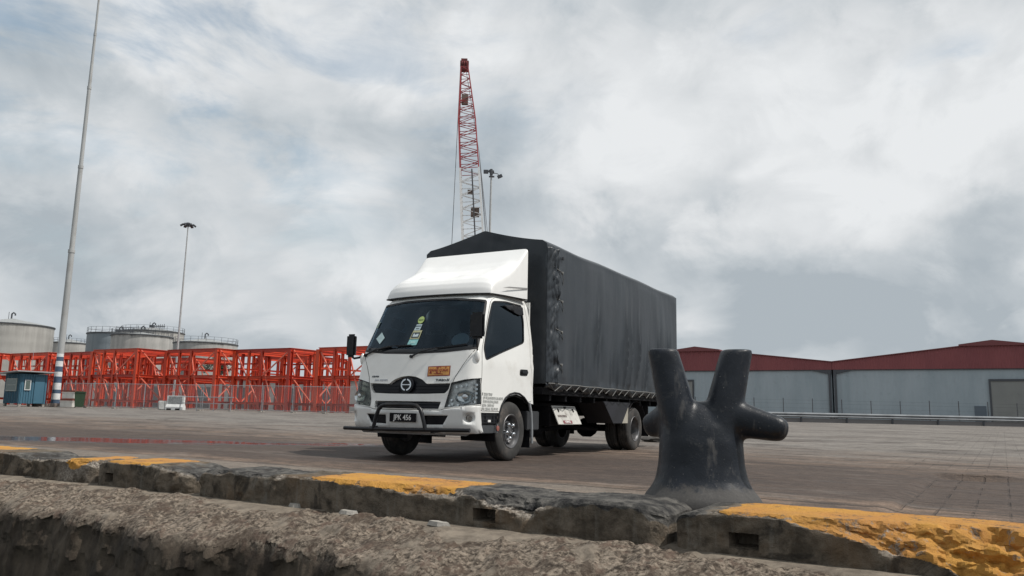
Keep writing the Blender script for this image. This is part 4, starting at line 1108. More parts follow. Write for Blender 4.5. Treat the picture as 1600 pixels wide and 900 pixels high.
FOLDS = [(2.62, 1.95, .35, .035), (2.75, 1.7, .25, .02), (3.95, 1.75, .55, .05), (4.20, 1.7, .6, .03), (4.55, 1.75, .55, .045), (5.05, 1.45, .55, .03), (5.7, 1.7, .45, .03), (3.3, 1.35, .3, .02), (6.35, 1.9, .35, .02), (6.0, 1.4, .5, .02), (2.1, 1.4, .3, .014), (1.75, 1.5, .4, .012), (4.9, 1.3, .4, .022), (3.6, 1.3, .4, .02)]
def roofz(x, y):
    a = abs(x) / HX
    z = 3.245 + .245 * (1 - a) ** 1.3 - .05 * max(0, a - .93) / .07
    hoop = abs(math.sin((y - .80) * math.pi / 2.06))          # sag between the hoops
    z -= .012 * hoop * (1 - .4 * a) - .012 * noise.noise(Vector((x * 1.4, y * 1.2, 1)))
    return z
def edgef(v, lo, hi, s): return max(0, min(1, (v - lo) / s)) * max(0, min(1, (hi - v) / s))
def sidef(y, k, sg=1):
    zt = roofz(HX, y); zb = 1.085 + .006 * math.sin(y * 9)
    z = zb + (zt - zb) * k
    e = edgef(k, 0, 1, .06)
    d = 0
    for (vy, wz, hl, amp) in FOLDS:
        yy = vy + (z - wz) * .10 + .02 * math.sin(z * 5 + vy)
        d += amp * 1.5 * ex(-((y - yy) / .036) ** 2) * ex(-((z - wz) / hl) ** 2)
        d -= amp * .8 * ex(-((y - yy - .09) / .06) ** 2) * ex(-((z - wz) / hl) ** 2)
    d += noise.noise(Vector((y * 1.1, z * .8, sg * 3))) * .028 + noise.noise(Vector((y * 4, z * .7, sg * 5))) * .014 * (1.3 - k)
    # gathered lacing near the front corner
    g = ex(-((y - .98) / .16) ** 2)
    for tz in (2.80, 2.35, 1.88, 1.38):
        r = math.hypot((y - 1.05) * 1.0, z - tz); an = math.atan2(z - tz, y - 1.05)
        d += .010 * math.sin(an * 7 + 2 * tz) * ex(-(r / .20) ** 2) * min(1, r * 12)
    d += g * (abs(noise.noise(Vector((y * 9 + z * 3.5, z * 4.5, 2)))) * .06 - .015)
    bulge = .02 * math.sin(math.pi * k)
    return Vector((sg * (HX + (d + bulge) * e * edgef(y, YF, YR, .06)), y, z))
ys = list(np.arange(YF, 1.4, .015)) + list(np.arange(1.4, YR + .001, .03)); ys[-1] = YR
ks = [i / 90 for i in range(91)]
cn = MB()
cn.quadgrid(lambda y, k: sidef(y, k, 1), ys, ks); cn.quadgrid(lambda y, k: sidef(y, k, -1), ys[::2] + [YR], ks)
xs = list(np.linspace(-HX, HX, 60))
cn.quadgrid(lambda x, y: Vector((x, y, roofz(x, y))), xs, ys)
def endf(x, k, y0, sg):
    zb = 1.085; zt = roofz(x, y0); z = zb + (zt - zb) * k; e = edgef(k, 0, 1, .05) * edgef(x, -HX, HX, .06)
    d = noise.noise(Vector((x * 1.2, z * 1.1, y0))) * .03 + noise.noise(Vector((x * 5, z * 1.5, y0 + 4))) * .010 + noise.noise(Vector((x * 3 + z * 6, z * 2 - x * 5, y0 + 4))) * .010
    return Vector((x, y0 - sg * d * e, z))
cn.quadgrid(lambda x, k: endf(x, k, YF, 1), xs, ks); cn.quadgrid(lambda x, k: endf(x, k, YR, -1), xs, ks)
tp = cn.build('tarpaulin_cover', M_tarp, truck, smooth=True, sharp=60)
# weld shared borders
bm = bmesh.new(); bm.from_mesh(tp.data); bmesh.ops.remove_doubles(bm, verts=bm.verts, dist=.004); bmesh.ops.recalc_face_normals(bm, faces=bm.faces); bm.to_mesh(tp.data); bm.free(); tp.data.shade_smooth(); tp.data.set_sharp_from_angle(angle=R(65))
# overlap flap at the front corner with a loose edge
fl = MB()
def flap(z, k):
    y = YF + .005 + k * (.30 + .05 * noise.noise(Vector((z * 2.3, 0, 8))) + .03 * noise.noise(Vector((z * 7, 0, 8))))
    pull = sum(ex(-((z - tz) / .07) ** 2) for tz in (2.80, 2.35, 1.88, 1.38))
    y += k * .06 * pull
    d = .012 + k * .03 * (1 - .7 * pull) + .045 * abs(noise.noise(Vector((z * 7 - k * 4, k * 2.5, 3)))) + .045 * abs(noise.noise(Vector((z * 3 + k * 5, k * 4, 6))))
    return Vector((HX + d * min(1, k * 6), y, z))
fl.quadgrid(flap, list(np.linspace(1.10, 3.14, 150)), list(np.linspace(0, 1, 22)))
fl.build('tarpaulin_flap', M_tarp, tp, smooth=True, sharp=80, solid=.004)
M_rope = mat('rope_grey', (.16, .16, .155), .9)
for tz in (2.82, 2.37, 1.90, 1.40):
    y0 = YF + .36; X = HX + .045
    rp = MB(); rp.tube([(X - .02, y0 - .22, tz + .06), (X, y0 - .08, tz + .012), (X + .005, y0, tz), (X, y0 + .10, tz - .02)], .007, 6)
    rp.tube([(X - .01, y0 + .10, tz - .02), (X - .02, y0 + .17, tz - .10), (X - .04, y0 + .19, tz - .19)], .005, 6)
    rp.lathe([(-.02, 0), (-.01, .022), (.012, .022), (.02, 0)], (X, y0 + .09, tz - .018), 'x', 10)
    rp.build('lacing_rope', M_rope, tp, smooth=True)
MB().lathe([(0, 0), (.0, .03), (.01, .03), (.012, 0)], (HX + .03, 1.27, 3.04), 'x', 12).build('tarp_eyelet', M_black, tp)
# hem: folded skirt under the cover, rope zigzag
sk_ = MB()
def skirt(y, k):
    z = 1.10 - k * (.075 + .040 * max(0, math.sin(y * 6.1)) + .03 * noise.noise(Vector((y * 5, 0, 0))))
    return Vector((HX + .015 + .02 * noise.noise(Vector((y * 7, k * 2, 5))) - .05 * k * k + .015 * math.sin(y * 24) * k, y, z))
sk_.quadgrid(skirt, list(np.arange(YF, YR, .02)), [0, .25, .5, .75, 1]); sk_.build('tarpaulin_hem', M_tarp, tp, smooth=True, sharp=80, solid=.004)
zz = MB(); pts = []
y = .85; i = 0
while y < 6.95:
    pts.append((HX + .045 if i % 2 == 0 else HX + .025, y, 1.085 if i % 2 == 0 else .985 + random.uniform(-.015, .02))); y += random.uniform(.13, .22); i += 1
zz.tube(pts, .007, 5); zz.tube([(HX + .045, yy, 1.09 + .004 * math.sin(yy * 8)) for yy in np.arange(.8, 6.95, .15)], .009, 6)
zz.build('hem_rope', M_rope, tp)
# tail frame and lamps
MB().b2(-1.0, 1.0, 6.95, 7.05, .55, .66).build('tail_bar', M_dark, truck, bevel=.01)
for sg in (-1, 1): MB().b2(sg * .85 - .14, sg * .85 + .14, 7.03, 7.08, .68, .80).build('tail_lamp', mat('tail_lamp_red', (.35, .02, .02), .25), truck, bevel=.01)
# ------------------------------------------------------------------ far things
def gz(p): return rise(p[1])
# ---- warehouses
def wh_mat(name, a, b, horizontal=False, pitch=.30):
    m = bpy.data.materials.new(name); m.use_nodes = True; t = NT(m.node_tree); bs = m.node_tree.nodes['Principled BSDF']
    P = t.node('ShaderNodeTexCoord').outputs['Object']; s = t.node('ShaderNodeSeparateXYZ'); t.put(s.inputs[0], P)
    n = t.noise(t.mapping(P, sc=(1, 1, .25)), .35, 6, .6, .3); n2 = t.noise(P, 1.5, 6, .6)
    c = t.mix(t.ss(n, .3, .7), (*a, 1), (*b, 1)); c = t.mix(t.math('MULTIPLY', t.ss(n2, .55, .75), .25), c, tuple(x * .6 for x in a) + (1,))
    t.put(bs.inputs['Base Color'], c); bs.inputs['Roughness'].default_value = .55
    w = t.math('SINE', t.math('MULTIPLY', s.outputs[2 if horizontal else 0], 2 * math.pi / pitch))
    bn = t.node('ShaderNodeBump'); bn.inputs['Distance'].default_value = .03; t.put(bn.inputs['Height'], w); t.put(bs.inputs['Normal'], bn.outputs[0]); return m
M_wall = wh_mat('warehouse_wall', (.29, .35, .385), (.36, .42, .455), pitch=.9); M_clad = wh_mat('warehouse_red_cladding', (.205, .052, .058), (.25, .066, .070), pitch=.3)
M_roofr = mat('warehouse_red_roof', (.17, .045, .048), .5); M_trim = mat('downpipe_dark', (.06, .065, .075), .5)
M_shut = wh_mat('roller_shutter', (.30, .31, .30), (.36, .37, .355), True, .12)
wo_ = Vector((40.7, 101, 0)); wang = R(-29.5)
def warehouse(sg, label, door_at, man_at):
    r = empty('warehouse', (wo_.x, wo_.y, .3), wang, label, 'warehouse', 'warehouses with red gables')
    W, He, Hv, Hr, Dp = 35, 6.68, 7.5, 9.5, 60
    g0 = .10
    X = lambda a: sg * a
    def prism(q, pts, y0, y1): q.poly([(Vector((X(a), y0, b)), Vector((X(a), y1, b))) for a, b in pts]); return q
    wl = prism(MB(), [(g0, 0), (W, 0), (W, He), (g0, He)], 0, Dp).build('wall', M_wall, r)
    gb = prism(MB(), [(g0 - .08, He - .12), (W, He - .12), (W, Hv), (W / 2, Hr), (g0 - .08, Hv)], -.25, Dp + .2).build('gable_cladding', M_clad, r)
    rf = MB(); prism(rf, [(g0 - .09, Hv + .02), (W / 2, Hr + .02), (W + .03, Hv + .02), (W + .03, Hv + .12), (W / 2, Hr + .14), (g0 - .09, Hv + .12)], -.4, Dp + .4); ro = rf.build('roof', M_roofr, r)
    prism(MB(), [(W / 2 - 3.4, Hr - .3), (W / 2 + 3.4, Hr - .3), (W / 2 + 3.4, Hr - .10), (W / 2, Hr + .36), (W / 2 - 3.4, Hr - .10)], -.55, Dp).build('ridge_vent', M_roofr, ro)
    # dark soffit line
    prism(MB(), [(g0, He - .22), (W, He - .22), (W, He - .125), (g0, He - .125)], -.18, -.01).build('cladding_drip', M_trim, r)
    # downpipe and gutter bracket by the valley
    MB().b2(*sorted((X(g0 + .10), X(g0 + .36))), -.28, -.02, 0, He - .3).build('downpipe', M_trim, r)
    br = MB(); prism(br, [(g0, He - .14), (g0 + 2.6, He - .14), (g0, He - .75)], -.22, -.05); br.build('gutter_bracket', M_trim, r)
    for (a, b_) in door_at:
        d = MB().b2(*sorted((X(a), X(b_))), -.10, -.02, 0, 5.1).build('roller_door', M_shut, r)
        MB().b2(*sorted((X(a - .2), X(b_ + .2))), -.16, -.03, 5.1, 5.35).b2(*sorted((X(a - .2), X(a))), -.16, -.03, 0, 5.1).b2(*sorted((X(b_), X(b_ + .2))), -.16, -.03, 0, 5.1).build('door_frame', M_trim, d)
    for (a, b_) in man_at:
        MB().b2(*sorted((X(a), X(b_))), -.12, -.03, 0, 2.25).build('side_door', mat('door_slate', (.10, .13, .16), .5), r)
    return r
warehouse(-1, 'left grey blue warehouse with red gable, partly behind the truck', [(18.0, 22.6), (6000, 6000)][:1], [])
warehouse(1, 'right grey blue warehouse with red gable and small slate side door', [(17.1, 23.2)], [(15.3, 16.5)])
# ---- guardrail
gd = empty('guardrail', (12, 63, rise(63)), 0, 'long grey steel crash barrier in front of the warehouses', 'guardrail')
wp_ = [(0, .74), (.05, .72), (.08, .66), (.03, .60), (.0, .57), (.03, .54), (.08, .48), (.05, .42), (0, .40)]
q = MB(); q.quadgrid(lambda x, i: Vector((x, -wp_[i][0] - .06 + .012 * x, wp_[i][1])), [0, 20, 45, 80], list(range(9))); q.build('rail', mat('rail_dull_zinc', (.20, .215, .23), .6, .2, var=.2, vscale=1), gd, solid=.02)
for k in range(22): MB().b2(k * 3.6, k * 3.6 + .12, .0 + .04 * k, .14 + .04 * k, -.2, .70).build('post', M_trim, gd)
MB().quadgrid(lambda x, z: Vector((x, .25 + .012 * x, z)), [0, 80], [-.3, .34]).build('rail_lower_band', mat('lower_band_dark', (.12, .12, .125), .8), gd, solid=.03)  # dark sheet filling the gap below the rail
# ---- wire fence behind the guardrail
fe = empty('wire_fence', (14, 72, rise(72)), 0, 'thin wire fence with slim dark posts behind the crash barrier', 'fence')
for k in range(24):
    MB().b2(k * 2.62, k * 2.62 + .055, 0, .055, -.2, 1.95 + .15 * random.random()).build('post', M_trim, fe)
MB().bar((14 * 2.62 - 1.3, .02, .1), (14 * 2.62, .02, 1.7), .05).build('stay', M_trim, fe)
q = MB()
for z in (.4, .8, 1.2, 1.6, 1.9): q.box((31, .02, z), (62, .008, .008))
q.build('wires', M_trim, fe)
# ---- red steel frames
def red_mat():
    m = mat('red_oxide_paint', (.5, .05, .02), .5); t = NT(m.node_tree); b = m.node_tree.nodes['Principled BSDF']
    P = t.node('ShaderNodeTexCoord').outputs['Object']; oi = t.node('ShaderNodeObjectInfo').outputs['Random']
    c = t.mix(oi, (.44, .034, .017, 1), (.62, .078, .028, 1))
    c = t.mix(t.math('MULTIPLY', t.ss(t.noise(P, .9, 6, .65, .3), .5, .72), .6), c, (.25, .045, .028, 1))
    t.put(b.inputs['Base Color'], c); return m
M_red = red_mat()
M_brace = mat('brace_highlight_red', (.72, .17, .11), .45)  # paler than the beams: whitish highlights on the braces put into the colour
def frame_module():
    r = empty('steel_frame', (0, 0, 0), 0)
    L, Dp, zb, zm, zt = 6.6, 5.4, .62, 2.76, 4.96
    # local x runs left along the quay from the near right corner, y inland
    cols = [(0, 0), (-L, 0), (0, Dp), (-L, Dp), (-L * .5, 0), (-L * .5, Dp), (-L * .74, 0), (-L * .27, Dp), (0, Dp * .5), (-L, Dp * .5)]
    for i, (x, y) in enumerate(cols):
        w = .34 if i < 4 else .20
        MB().ibeam((x, y, 0), (x, y, zt), w, w, .03).build('column', M_red, r)
    for z, h in ((zb, .18), (zm, .22), (zt, .30)):
        for (a, b) in (((0, 0), (-L, 0)), ((0, Dp), (-L, Dp)), ((0, 0), (0, Dp)), ((-L, 0), (-L, Dp))):
            MB().ibeam((a[0], a[1], z), (b[0], b[1], z), .2, h, .025).build('beam', M_red, r)
    for x in (-L * .25, -L * .5, -L * .75):
        MB().ibeam((x, 0, zt), (x, Dp, zt), .15, .2, .02).build('joist', M_red, r)
    q = MB().ibeam((-L, 0, zm + .75), (-L, Dp, zm + .75), .1, .14, .02).ibeam((0, Dp, zm + 1.4), (-L, Dp, zm + 1.4), .1, .14, .02); q.build('rail', M_red, r)
    for (a, b) in (((-.3, 0, zt - .15), (-L * .48, 0, zm + .1)), ((-L * .98, 0, zt - .1), (-L * .76, 0, zm)), ((-L * .52, 0, zt - .15), (-L * .3, 0, zb)), ((-.1, Dp, zt), (-L * .4, Dp, zm)), ((-L * .9, Dp, zt), (-L * .6, Dp, zb)), ((0, .3, zt), (0, Dp * .5, zm)), ((0, Dp * .95, zm), (0, Dp * .5, zb)), ((0, Dp * .05, zm), (0, Dp * .5, zb)), ((-L * .75, 0, zm), (-L * .52, 0, zb)), ((-L * .25, Dp, zm), (-L * .02, Dp, zb))):
        MB().bar(a, b, .07, .10).build('brace', M_brace, r)
    return r
proto = frame_module()
F0 = [(-9.6, 60.0), (-17.8, 64.6), (-24.5, 66.7), (-32.1, 68.8), (-37.9, 74.0), (-44.6, 77.2), (-51.2, 80.2)]
pos = [(x, y, 0) for x, y in F0] + [(x + Nv.x * 8.2 + 1.5, y + Nv.y * 8.2, 1) for x, y in F0[:1] + F0[2:3] + F0[4:6]]
labs = ['red steel frame nearest the truck, partly behind its mirror', 'second red steel frame from the truck in the front row', 'red steel frame in the front row, third from the truck', 'red steel frame in the front row above the white plastic barrier', 'red steel frame in the front row behind the green bin', 'front row red steel frame behind the blue hut, left of the mast', 'red steel frame at the far left end of the front row']
ords = ['first', 'second', 'third', 'fourth', 'fifth', 'sixth', 'seventh']
cnt = {1: 0, 2: 0}
for i, (x, y, row) in enumerate(pos):
    o = proto if i == 0 else copy_tree(proto)
    o.location = (x, y, rise(y) - .02); o.rotation_euler = (0, 0, QA + R(random.uniform(-1.2, 1.2) if row else 0))
    if row == 0: lab = labs[i]
    else:
        lab = f'red steel frame in the back row, {ords[cnt[row]]} counted from the truck'; cnt[row] += 1
    tag(o, lab, 'steel frame', 'red steel frames stored in rows')
# ---- site fence panels
M_wire = mat('fence_wire', (.42, .40, .39), .5, .3)
def fpanel():
    r = empty('fence_panel', (0, 0, 0), 0); W, H = 2.35, 1.75
    q = MB().tube([(0, 0, .05), (0, 0, H)], .022, 6).tube([(W, 0, .05), (W, 0, H)], .022, 6).tube([(0, 0, H), (W, 0, H)], .02, 6).tube([(0, 0, .14), (W, 0, .14)], .02, 6); q.build('frame', M_grey, r)
    q = MB()
    for i in range(1, 34): q.box((i * W / 34, 0, H / 2 + .07), (.006, .006, H - .14))
    for i in range(1, 22): q.box((W / 2, 0, .14 + i * (H - .14) / 22), (W, .006, .006))
    q.build('wire_mesh', M_wire, r)
    MB().b2(-.12, .12, -.25, .25, 0, .07).build('foot', M_conc, r, bevel=.01)
    return r
fpr = fpanel(); A = Vector((-32.6, 58.6)); B = Vector((-7.5, 51.6)); N_ = 11
wts = ['by the tall mast', 'behind the green bin', 'just right of the green bin', 'between the bin and the white plastic barrier', 'behind the white plastic barrier', 'just right of the white plastic barrier', 'near the middle of the run', 'left of the truck cab, fourth from the truck', 'left of the truck cab, third from the truck', 'next to the truck mirror', 'hidden mostly behind the truck cab']
for i in range(N_):
    o = fpr if i == 0 else copy_tree(fpr); p = A.lerp(B, i / N_)
    o.location = (p.x, p.y + random.uniform(-.15, .15), rise(p.y)); o.rotation_euler = (R(random.uniform(-1.5, 1.5)), 0, math.atan2(B.y - A.y, B.x - A.x) + R(random.uniform(-2, 2)))
    tag(o, 'grey wire mesh site fence panel ' + wts[i], 'fence panel', 'temporary wire fence panels before the red frames')
# low handrail right of the plastic barrier
q = empty('low_barrier', (-22.3, 54.6, rise(54.6)), R(-15), 'low galvanised tube barrier standing before the red frames', 'barrier')
for x in (0, 1.3, 2.6, 3.9): MB().tube([(x, 0, 0), (x, 0, .95)], .03, 8).build('post', M_grey, q)
for z in (.5, .92): MB().tube([(-.1, 0, z), (4.1, 0, z)], .025, 8).build('rail', M_grey, q)
# ---- white plastic barrier
def barrier():
    r = empty('plastic_barrier', (-22.85, 55.2, rise(55.2)), R(-6), 'white water filled plastic barrier beside the mesh fence', 'plastic barrier')
    Mw = mat('plastic_white', (.66, .67, .66), .55, var=.12, dirt=(.3, .28, .25, .5), dscale=4)
    sec = [(-.22, 0), (.22, 0), (.22, .22), (.10, .42), (.075, .98), (-.075, .98), (-.10, .42), (-.22, .22)]
    q = MB(); q.poly([(Vector((-.62, a, b)), Vector((.62, a, b))) for a, b in sec]); q.build('body', Mw, r, bevel=.02)
    MB().b2(-.48, .48, -.112, -.095, .42, .93).build('panel', mat('panel_grey_mesh', (.30, .31, .31), .7, var=.3, vscale=14), r)
    MB().b2(-.52, -.2, -.232, -.20, 0, .12).build('forklift_slot', M_liner, r); MB().b2(.1, .45, -.232, -.20, 0, .12).build('forklift_slot', M_liner, r)
barrier()
q = empty('plastic_barrier', (-24.25, 56.4, rise(56.4)), R(30), 'small dull white plastic block left of the larger barrier', 'plastic barrier')
MB().b2(-.3, .3, -.2, .2, 0, .62).build('body', mat('plastic_dull_white', (.45, .46, .45), .6, var=.2), q, bevel=.05, smooth=True)
# ---- wheelie bin
def bin_():
    r = empty('wheelie_bin', (-30.4, 57.0, rise(57)), R(24), 'green two wheeled rubbish bin in front of the mesh fence', 'bin')
    Mg = mat('bin_green', (.030, .062, .032), .5, var=.15)
    q = MB(); o = 0
    q.v += [(-.26, -.28, .06), (.26, -.28, .06), (.26, .26, .06), (-.26, .26, .06), (-.34, -.37, 1.05), (.34, -.37, 1.05), (.34, .37, 1.05), (-.34, .37, 1.05)]
    q.f += [(3, 2, 1, 0), (4, 5, 6, 7), (0, 1, 5, 4), (1, 2, 6, 5), (2, 3, 7, 6), (3, 0, 4, 7)]; q.build('body', Mg, r, bevel=.03, smooth=True)
    MB().b2(-.36, .36, -.40, .40, 1.05, 1.11).b2(-.30, .30, -.34, .34, 1.11, 1.15).build('lid', Mg, r, bevel=.02, smooth=True)
    for x in (-.30, .27): MB().lathe([(0, 0), (0, .10), (.05, .10), (.05, 0)], (x, .28, .10), 'x', 16).build('wheel', M_black, r)
    MB().tube([(-.25, .44, 1.02), (.25, .44, 1.02)], .018, 8).build('handle', Mg, r)
bin_()
for x, y, z, l in ((-31.7, 58.1, 0, 'lower white storage crate behind the green bin'), (-31.65, 58.15, .62, 'upper white storage crate stacked behind the green bin')):
    r = empty('storage_crate', (x, y, rise(y) + z), R(-10), l, 'crate', 'white crates by the bin')
    Mw = mat('crate_white', (.62, .60, .56), .6, var=.1); MB().b2(-.5, .5, -.35, .35, .02, .42).build('box', Mw, r, bevel=.02)
    MB().b2(-.53, .53, -.38, .38, .42, .48).build('rim', Mw, r, bevel=.01); MB().b2(-.5, .5, -.34, .34, .48, .60).build('contents', mat('crate_brown', (.16, .05, .035), .8), r)
# ---- tall mast with banded foot
def mast():
    r = empty('tall_mast', (-33.8, 60, rise(60)), 0, 'very tall tapering white mast with blue and white banded foot', 'mast')
    Mw = mat('mast_paint', (.38, .39, .39), .5, var=.15, vscale=.6, dirt=(.16, .13, .10, .6), dscale=1.1, stretch=(1, 1, .3)); Ms = mat('band_white', (.68, .69, .69), .5, var=.1, dirt=(.3, .28, .25, .4)); Mb = mat('band_blue', (.06, .095, .15), .5, var=.15)
    zs = [3.95, 11.8, 18.5, 25.0, 29.5, 37]; ra = [.235, .19, .15, .12, .085, .05]
    for i in range(5):
        MB().tube([(0, 0, zs[i]), (0, 0, zs[i + 1])], [ra[i], ra[i + 1] * 1.12], 20).build('mast_section', Mw, r, smooth=True)
        MB().tube([(0, 0, zs[i + 1] - .12), (0, 0, zs[i + 1] + .12)], ra[i + 1] * 1.3, 20).build('joint_collar', Mw, r, smooth=True)
    bands = [(.0, .55, 1), (.55, 1.0, 0), (1.0, 1.28, 1), (1.28, 1.78, 0), (1.78, 2.25, 1), (2.25, 2.6, 0), (2.6, 3.0, 1), (3.0, 3.4, 0), (3.4, 3.72, 1), (3.72, 3.95, 0)]
    for a, b, k in bands:
        f = lambda z: .31 - .075 * z / 3.95
        MB().tube([(0, 0, a), (0, 0, b)], [f(a), f(b)], 20).build('painted_band', Mb if k else Ms, r, smooth=True)
mast()
q = MB(); 
for i in range(7):
    x = -34.6 + i * .36; q.box((x, 58.9 + random.uniform(-.15, .15), rise(59) + .13), (random.uniform(.3, .5), random.uniform(.4, .6), random.uniform(.18, .32)), Matrix.Rotation(random.uniform(-.3, .3), 3, 'Z'))
tag(q.build('concrete_plinth', mat('plinth_brown_grey', (.17, .14, .125), .9, var=.3), bevel=.03), 'rough concrete rubble plinth round the foot of the tall mast', 'plinth')
# ---- blue hut
def hut():
    r = empty('guard_hut', (-34.7, 57.0, rise(57.0)), QA, 'small blue corrugated steel hut with overhanging flat roof', 'hut')
    Mb = wh_mat('hut_blue', (.045, .125, .185), (.055, .145, .21), pitch=.12)
    MB().b2(-2.1, 0, 0, 1.85, .22, 2.32).build('hut_walls', Mb, r)
    q = MB()
    for k in range(10): q.b2(0, .035, .08 + k * .18, .14 + k * .18, .24, 2.3)
    for k in range(12): q.b2(-2.04 + k * .175, -1.98 + k * .175, -.035, 0, .24, 2.3)
    q.build('wall_ribs', Mb, r)
    MB().box((-1.0, .85, 2.42), (2.95, 2.75, .07), Matrix.Rotation(R(-3), 3, 'Y')).build('roof', mat('hut_roof', (.36, .37, .38), .5, .2, dirt=(.12, .09, .07, .6)), r)
    Mgl = mat('hut_glass', (.10, .13, .12), .15)
    w = MB().b2(-1.75, -.45, -.075, -.04, 1.15, 1.92).build('window', Mgl, r); MB().b2(-1.8, -.4, -.085, -.03, 1.08, 1.15).b2(-1.8, -.4, -.085, -.03, 1.92, 1.99).b2(-1.8, -1.73, -.085, -.03, 1.15, 1.92).b2(-.47, -.4, -.085, -.03, 1.15, 1.92).b2(-1.73, -.47, -.09, -.05, 1.5, 1.54).build('window_frame', mat('frame_grey', (.30, .33, .31), .6), w)
    MB().b2(.036, .06, .95, 1.65, .24, 2.15).build('door', Mb, r, bevel=.01)
    w = MB().b2(.05, .075, .30, .62, 1.22, 1.85).build('window', Mgl, r); MB().b2(.05, .085, .25, .30, 1.17, 1.90).b2(.05, .085, .62, .67, 1.17, 1.90).b2(.05, .085, .30, .62, 1.17, 1.22).b2(.05, .085, .30, .62, 1.85, 1.90).build('window_frame', Ms_, w)
    for x, y in ((-2, .1), (-.1, .1), (-2, 1.75), (-.1, 1.75)): MB().b2(x - .08, x + .08, y - .08, y + .08, -.02, .22).build('foot_block', M_conc, r)
    MB().tube([(-.3, .8, 2.4), (-.3, .8, 4.0)], .012, 6).build('aerial', M_grey, r)
Ms_ = mat('window_white', (.6, .62, .62), .5)
hut()
# ---- storage tanks
def tank_mat(name, a, b, stain):
    m = bpy.data.materials.new(name); m.use_nodes = True; t = NT(m.node_tree); bs = m.node_tree.nodes['Principled BSDF']
    P = t.node('ShaderNodeTexCoord').outputs['Object']; s = t.node('ShaderNodeSeparateXYZ'); t.put(s.inputs[0], P)
    v = t.noise(t.mapping(P, sc=(1, 1, .06)), 1.3, 5, .6, .1); n = t.noise(P, .5, 6, .6, .4); v2 = t.noise(t.mapping(P, sc=(1, 1, .25)), .75, 6, .65, .3)
    c = t.mix(t.ss(v, .35, .65), (*a, 1), (*b, 1)); c = t.mix(t.math('MULTIPLY', t.ss(n, .5, .7), .3), c, tuple(x * .7 for x in a) + (1,))
    k = t.ss(t.math('ADD', t.math('MULTIPLY', s.outputs[2], .30), t.math('MULTIPLY', v2, 1.5)), .62, .95)
    c = t.mix(t.math('MULTIPLY', k, stain), c, (.05, .048, .045, 1))
    t.put(bs.inputs['Base Color'], c); bs.inputs['Roughness'].default_value = .65
    pl = t.math('SINE', t.math('MULTIPLY', s.outputs[2], 2 * math.pi / 1.9)); bn = t.node('ShaderNodeBump'); bn.inputs['Distance'].default_value = .01; t.put(bn.inputs['Height'], pl); t.put(bs.inputs['Normal'], bn.outputs[0]); return m
def tank(x, y, rad, zt, apex, label, mt, rails=True, kit=1):
    # origin at the rim height so stains hang from the rim; body reaches the ground
    r = empty('storage_tank', (x, y, zt), 0, label, 'storage tank', 'storage tanks behind the frames')
    MB().lathe([(-zt + .3, rad), (0, rad)], axis='z', n=64).build('shell', mt, r, smooth=True)
    ro = MB().lathe([(0, rad + .12), (.08, rad + .12), (apex * .55, rad * .5), (apex, .3), (apex, 0)], axis='z', n=64).build('roof', mat('tank_roof', (.27, .28, .28), .7, var=.2), r, smooth=True)
    MB().lathe([(-.14, rad + .02), (-.14, rad + .16), (.02, rad + .16), (.02, rad + .02)], axis='z', n=64).build('rim_ring', M_trim, r)
    q = MB()
    if kit:
        q.tube([(-.3, 0, apex - .1), (-.3, 0, apex + .9), (0, 0, apex + 1.15), (.35, 0, apex + .9), (.35, 0, apex + .6)], .14, 8)
        q.tube([(-1.1, .4, apex * .8), (-1.1, .4, apex + 1.3)], .05, 6)
    if kit > 1:
        for k in range(5): q.tube([(.8 + k * .45, -.6, apex * .7), (.8 + k * .45, -.6, apex + .5 + .5 * random.random())], .07, 6)
        q.box((1.6, -.6, apex + .25), (2.4, .3, .15)); q.box((-.2, -.5, apex + .3), (.9, .8, .5))
    q.build('roof_vent', M_trim, r)
    if rails:
        h = MB(); N = 26
        for k in range(N):
            a = 2 * math.pi * k / N; h.bar((rad * math.cos(a), rad * math.sin(a), 0), (rad * math.cos(a), rad * math.sin(a), 1.1), .05)
        for z in (.55, 1.1): h.tube([(rad * math.cos(a), rad * math.sin(a), z) for a in [2 * math.pi * k / 52 for k in range(53)]], .025, 4, False)
        h.build('handrail', M_trim, r)
    return r
Ta = tank_mat('tank_pale_grey', (.33, .32, .30), (.40, .39, .365), .25); Tb = tank_mat('tank_blue_grey', (.19, .225, .25), (.23, .265, .29), .2); Tc = tank_mat('tank_stained', (.33, .325, .31), (.42, .41, .39), .95)
tank(-92.6, 147.5, 6.9, 14.65, 1.35, 'large pale grey storage tank at the left edge of the view', Ta, False)
tank(-113.5, 205, 4.6, 15.9, 1.1, 'small pale storage tank just right of the tall mast, furthest back', Ta, True)
tank(-77.0, 157.0, 5.9, 14.2, .5, 'smooth blue grey storage tank, leftmost of the tank cluster', Tb, True, 2)
tank(-66.9, 144.5, 5.1, 12.95, .7, 'dark streaked concrete grey tank in front of the tank cluster', Tc, True, 1)
tank(-81.4, 181.0, 6.6, 17.0, 1.1, 'tank with crowded roof pipes rising behind the streaked tank', Ta, True, 2)
tank(-63.5, 166.0, 6.3, 13.45, 1.15, 'stained tank with conical roof, rightmost of the tank cluster', Tc, True, 1)
# ---- pale shed behind the frames
r = empty('low_shed', (-38, 101, .46), R(-12), 'long low pale shed seen through the red frames', 'shed')
MB().b2(-30, 34, 0, 12, 0, 3.6).build('wall', mat('shed_wall', (.50, .50, .48), .7, var=.1), r)
MB().b2(-30.4, 34.4, -.5, 12.4, 3.6, 3.8).build('roof', mat('shed_roof', (.30, .31, .32), .6), r)
for k in range(10): MB().b2(-28 + k * 6.2, -24.4 + k * 6.2, -.06, -.01, 0, 2.6).build('door', mat('shed_door', (.16, .16, .17), .6), r)
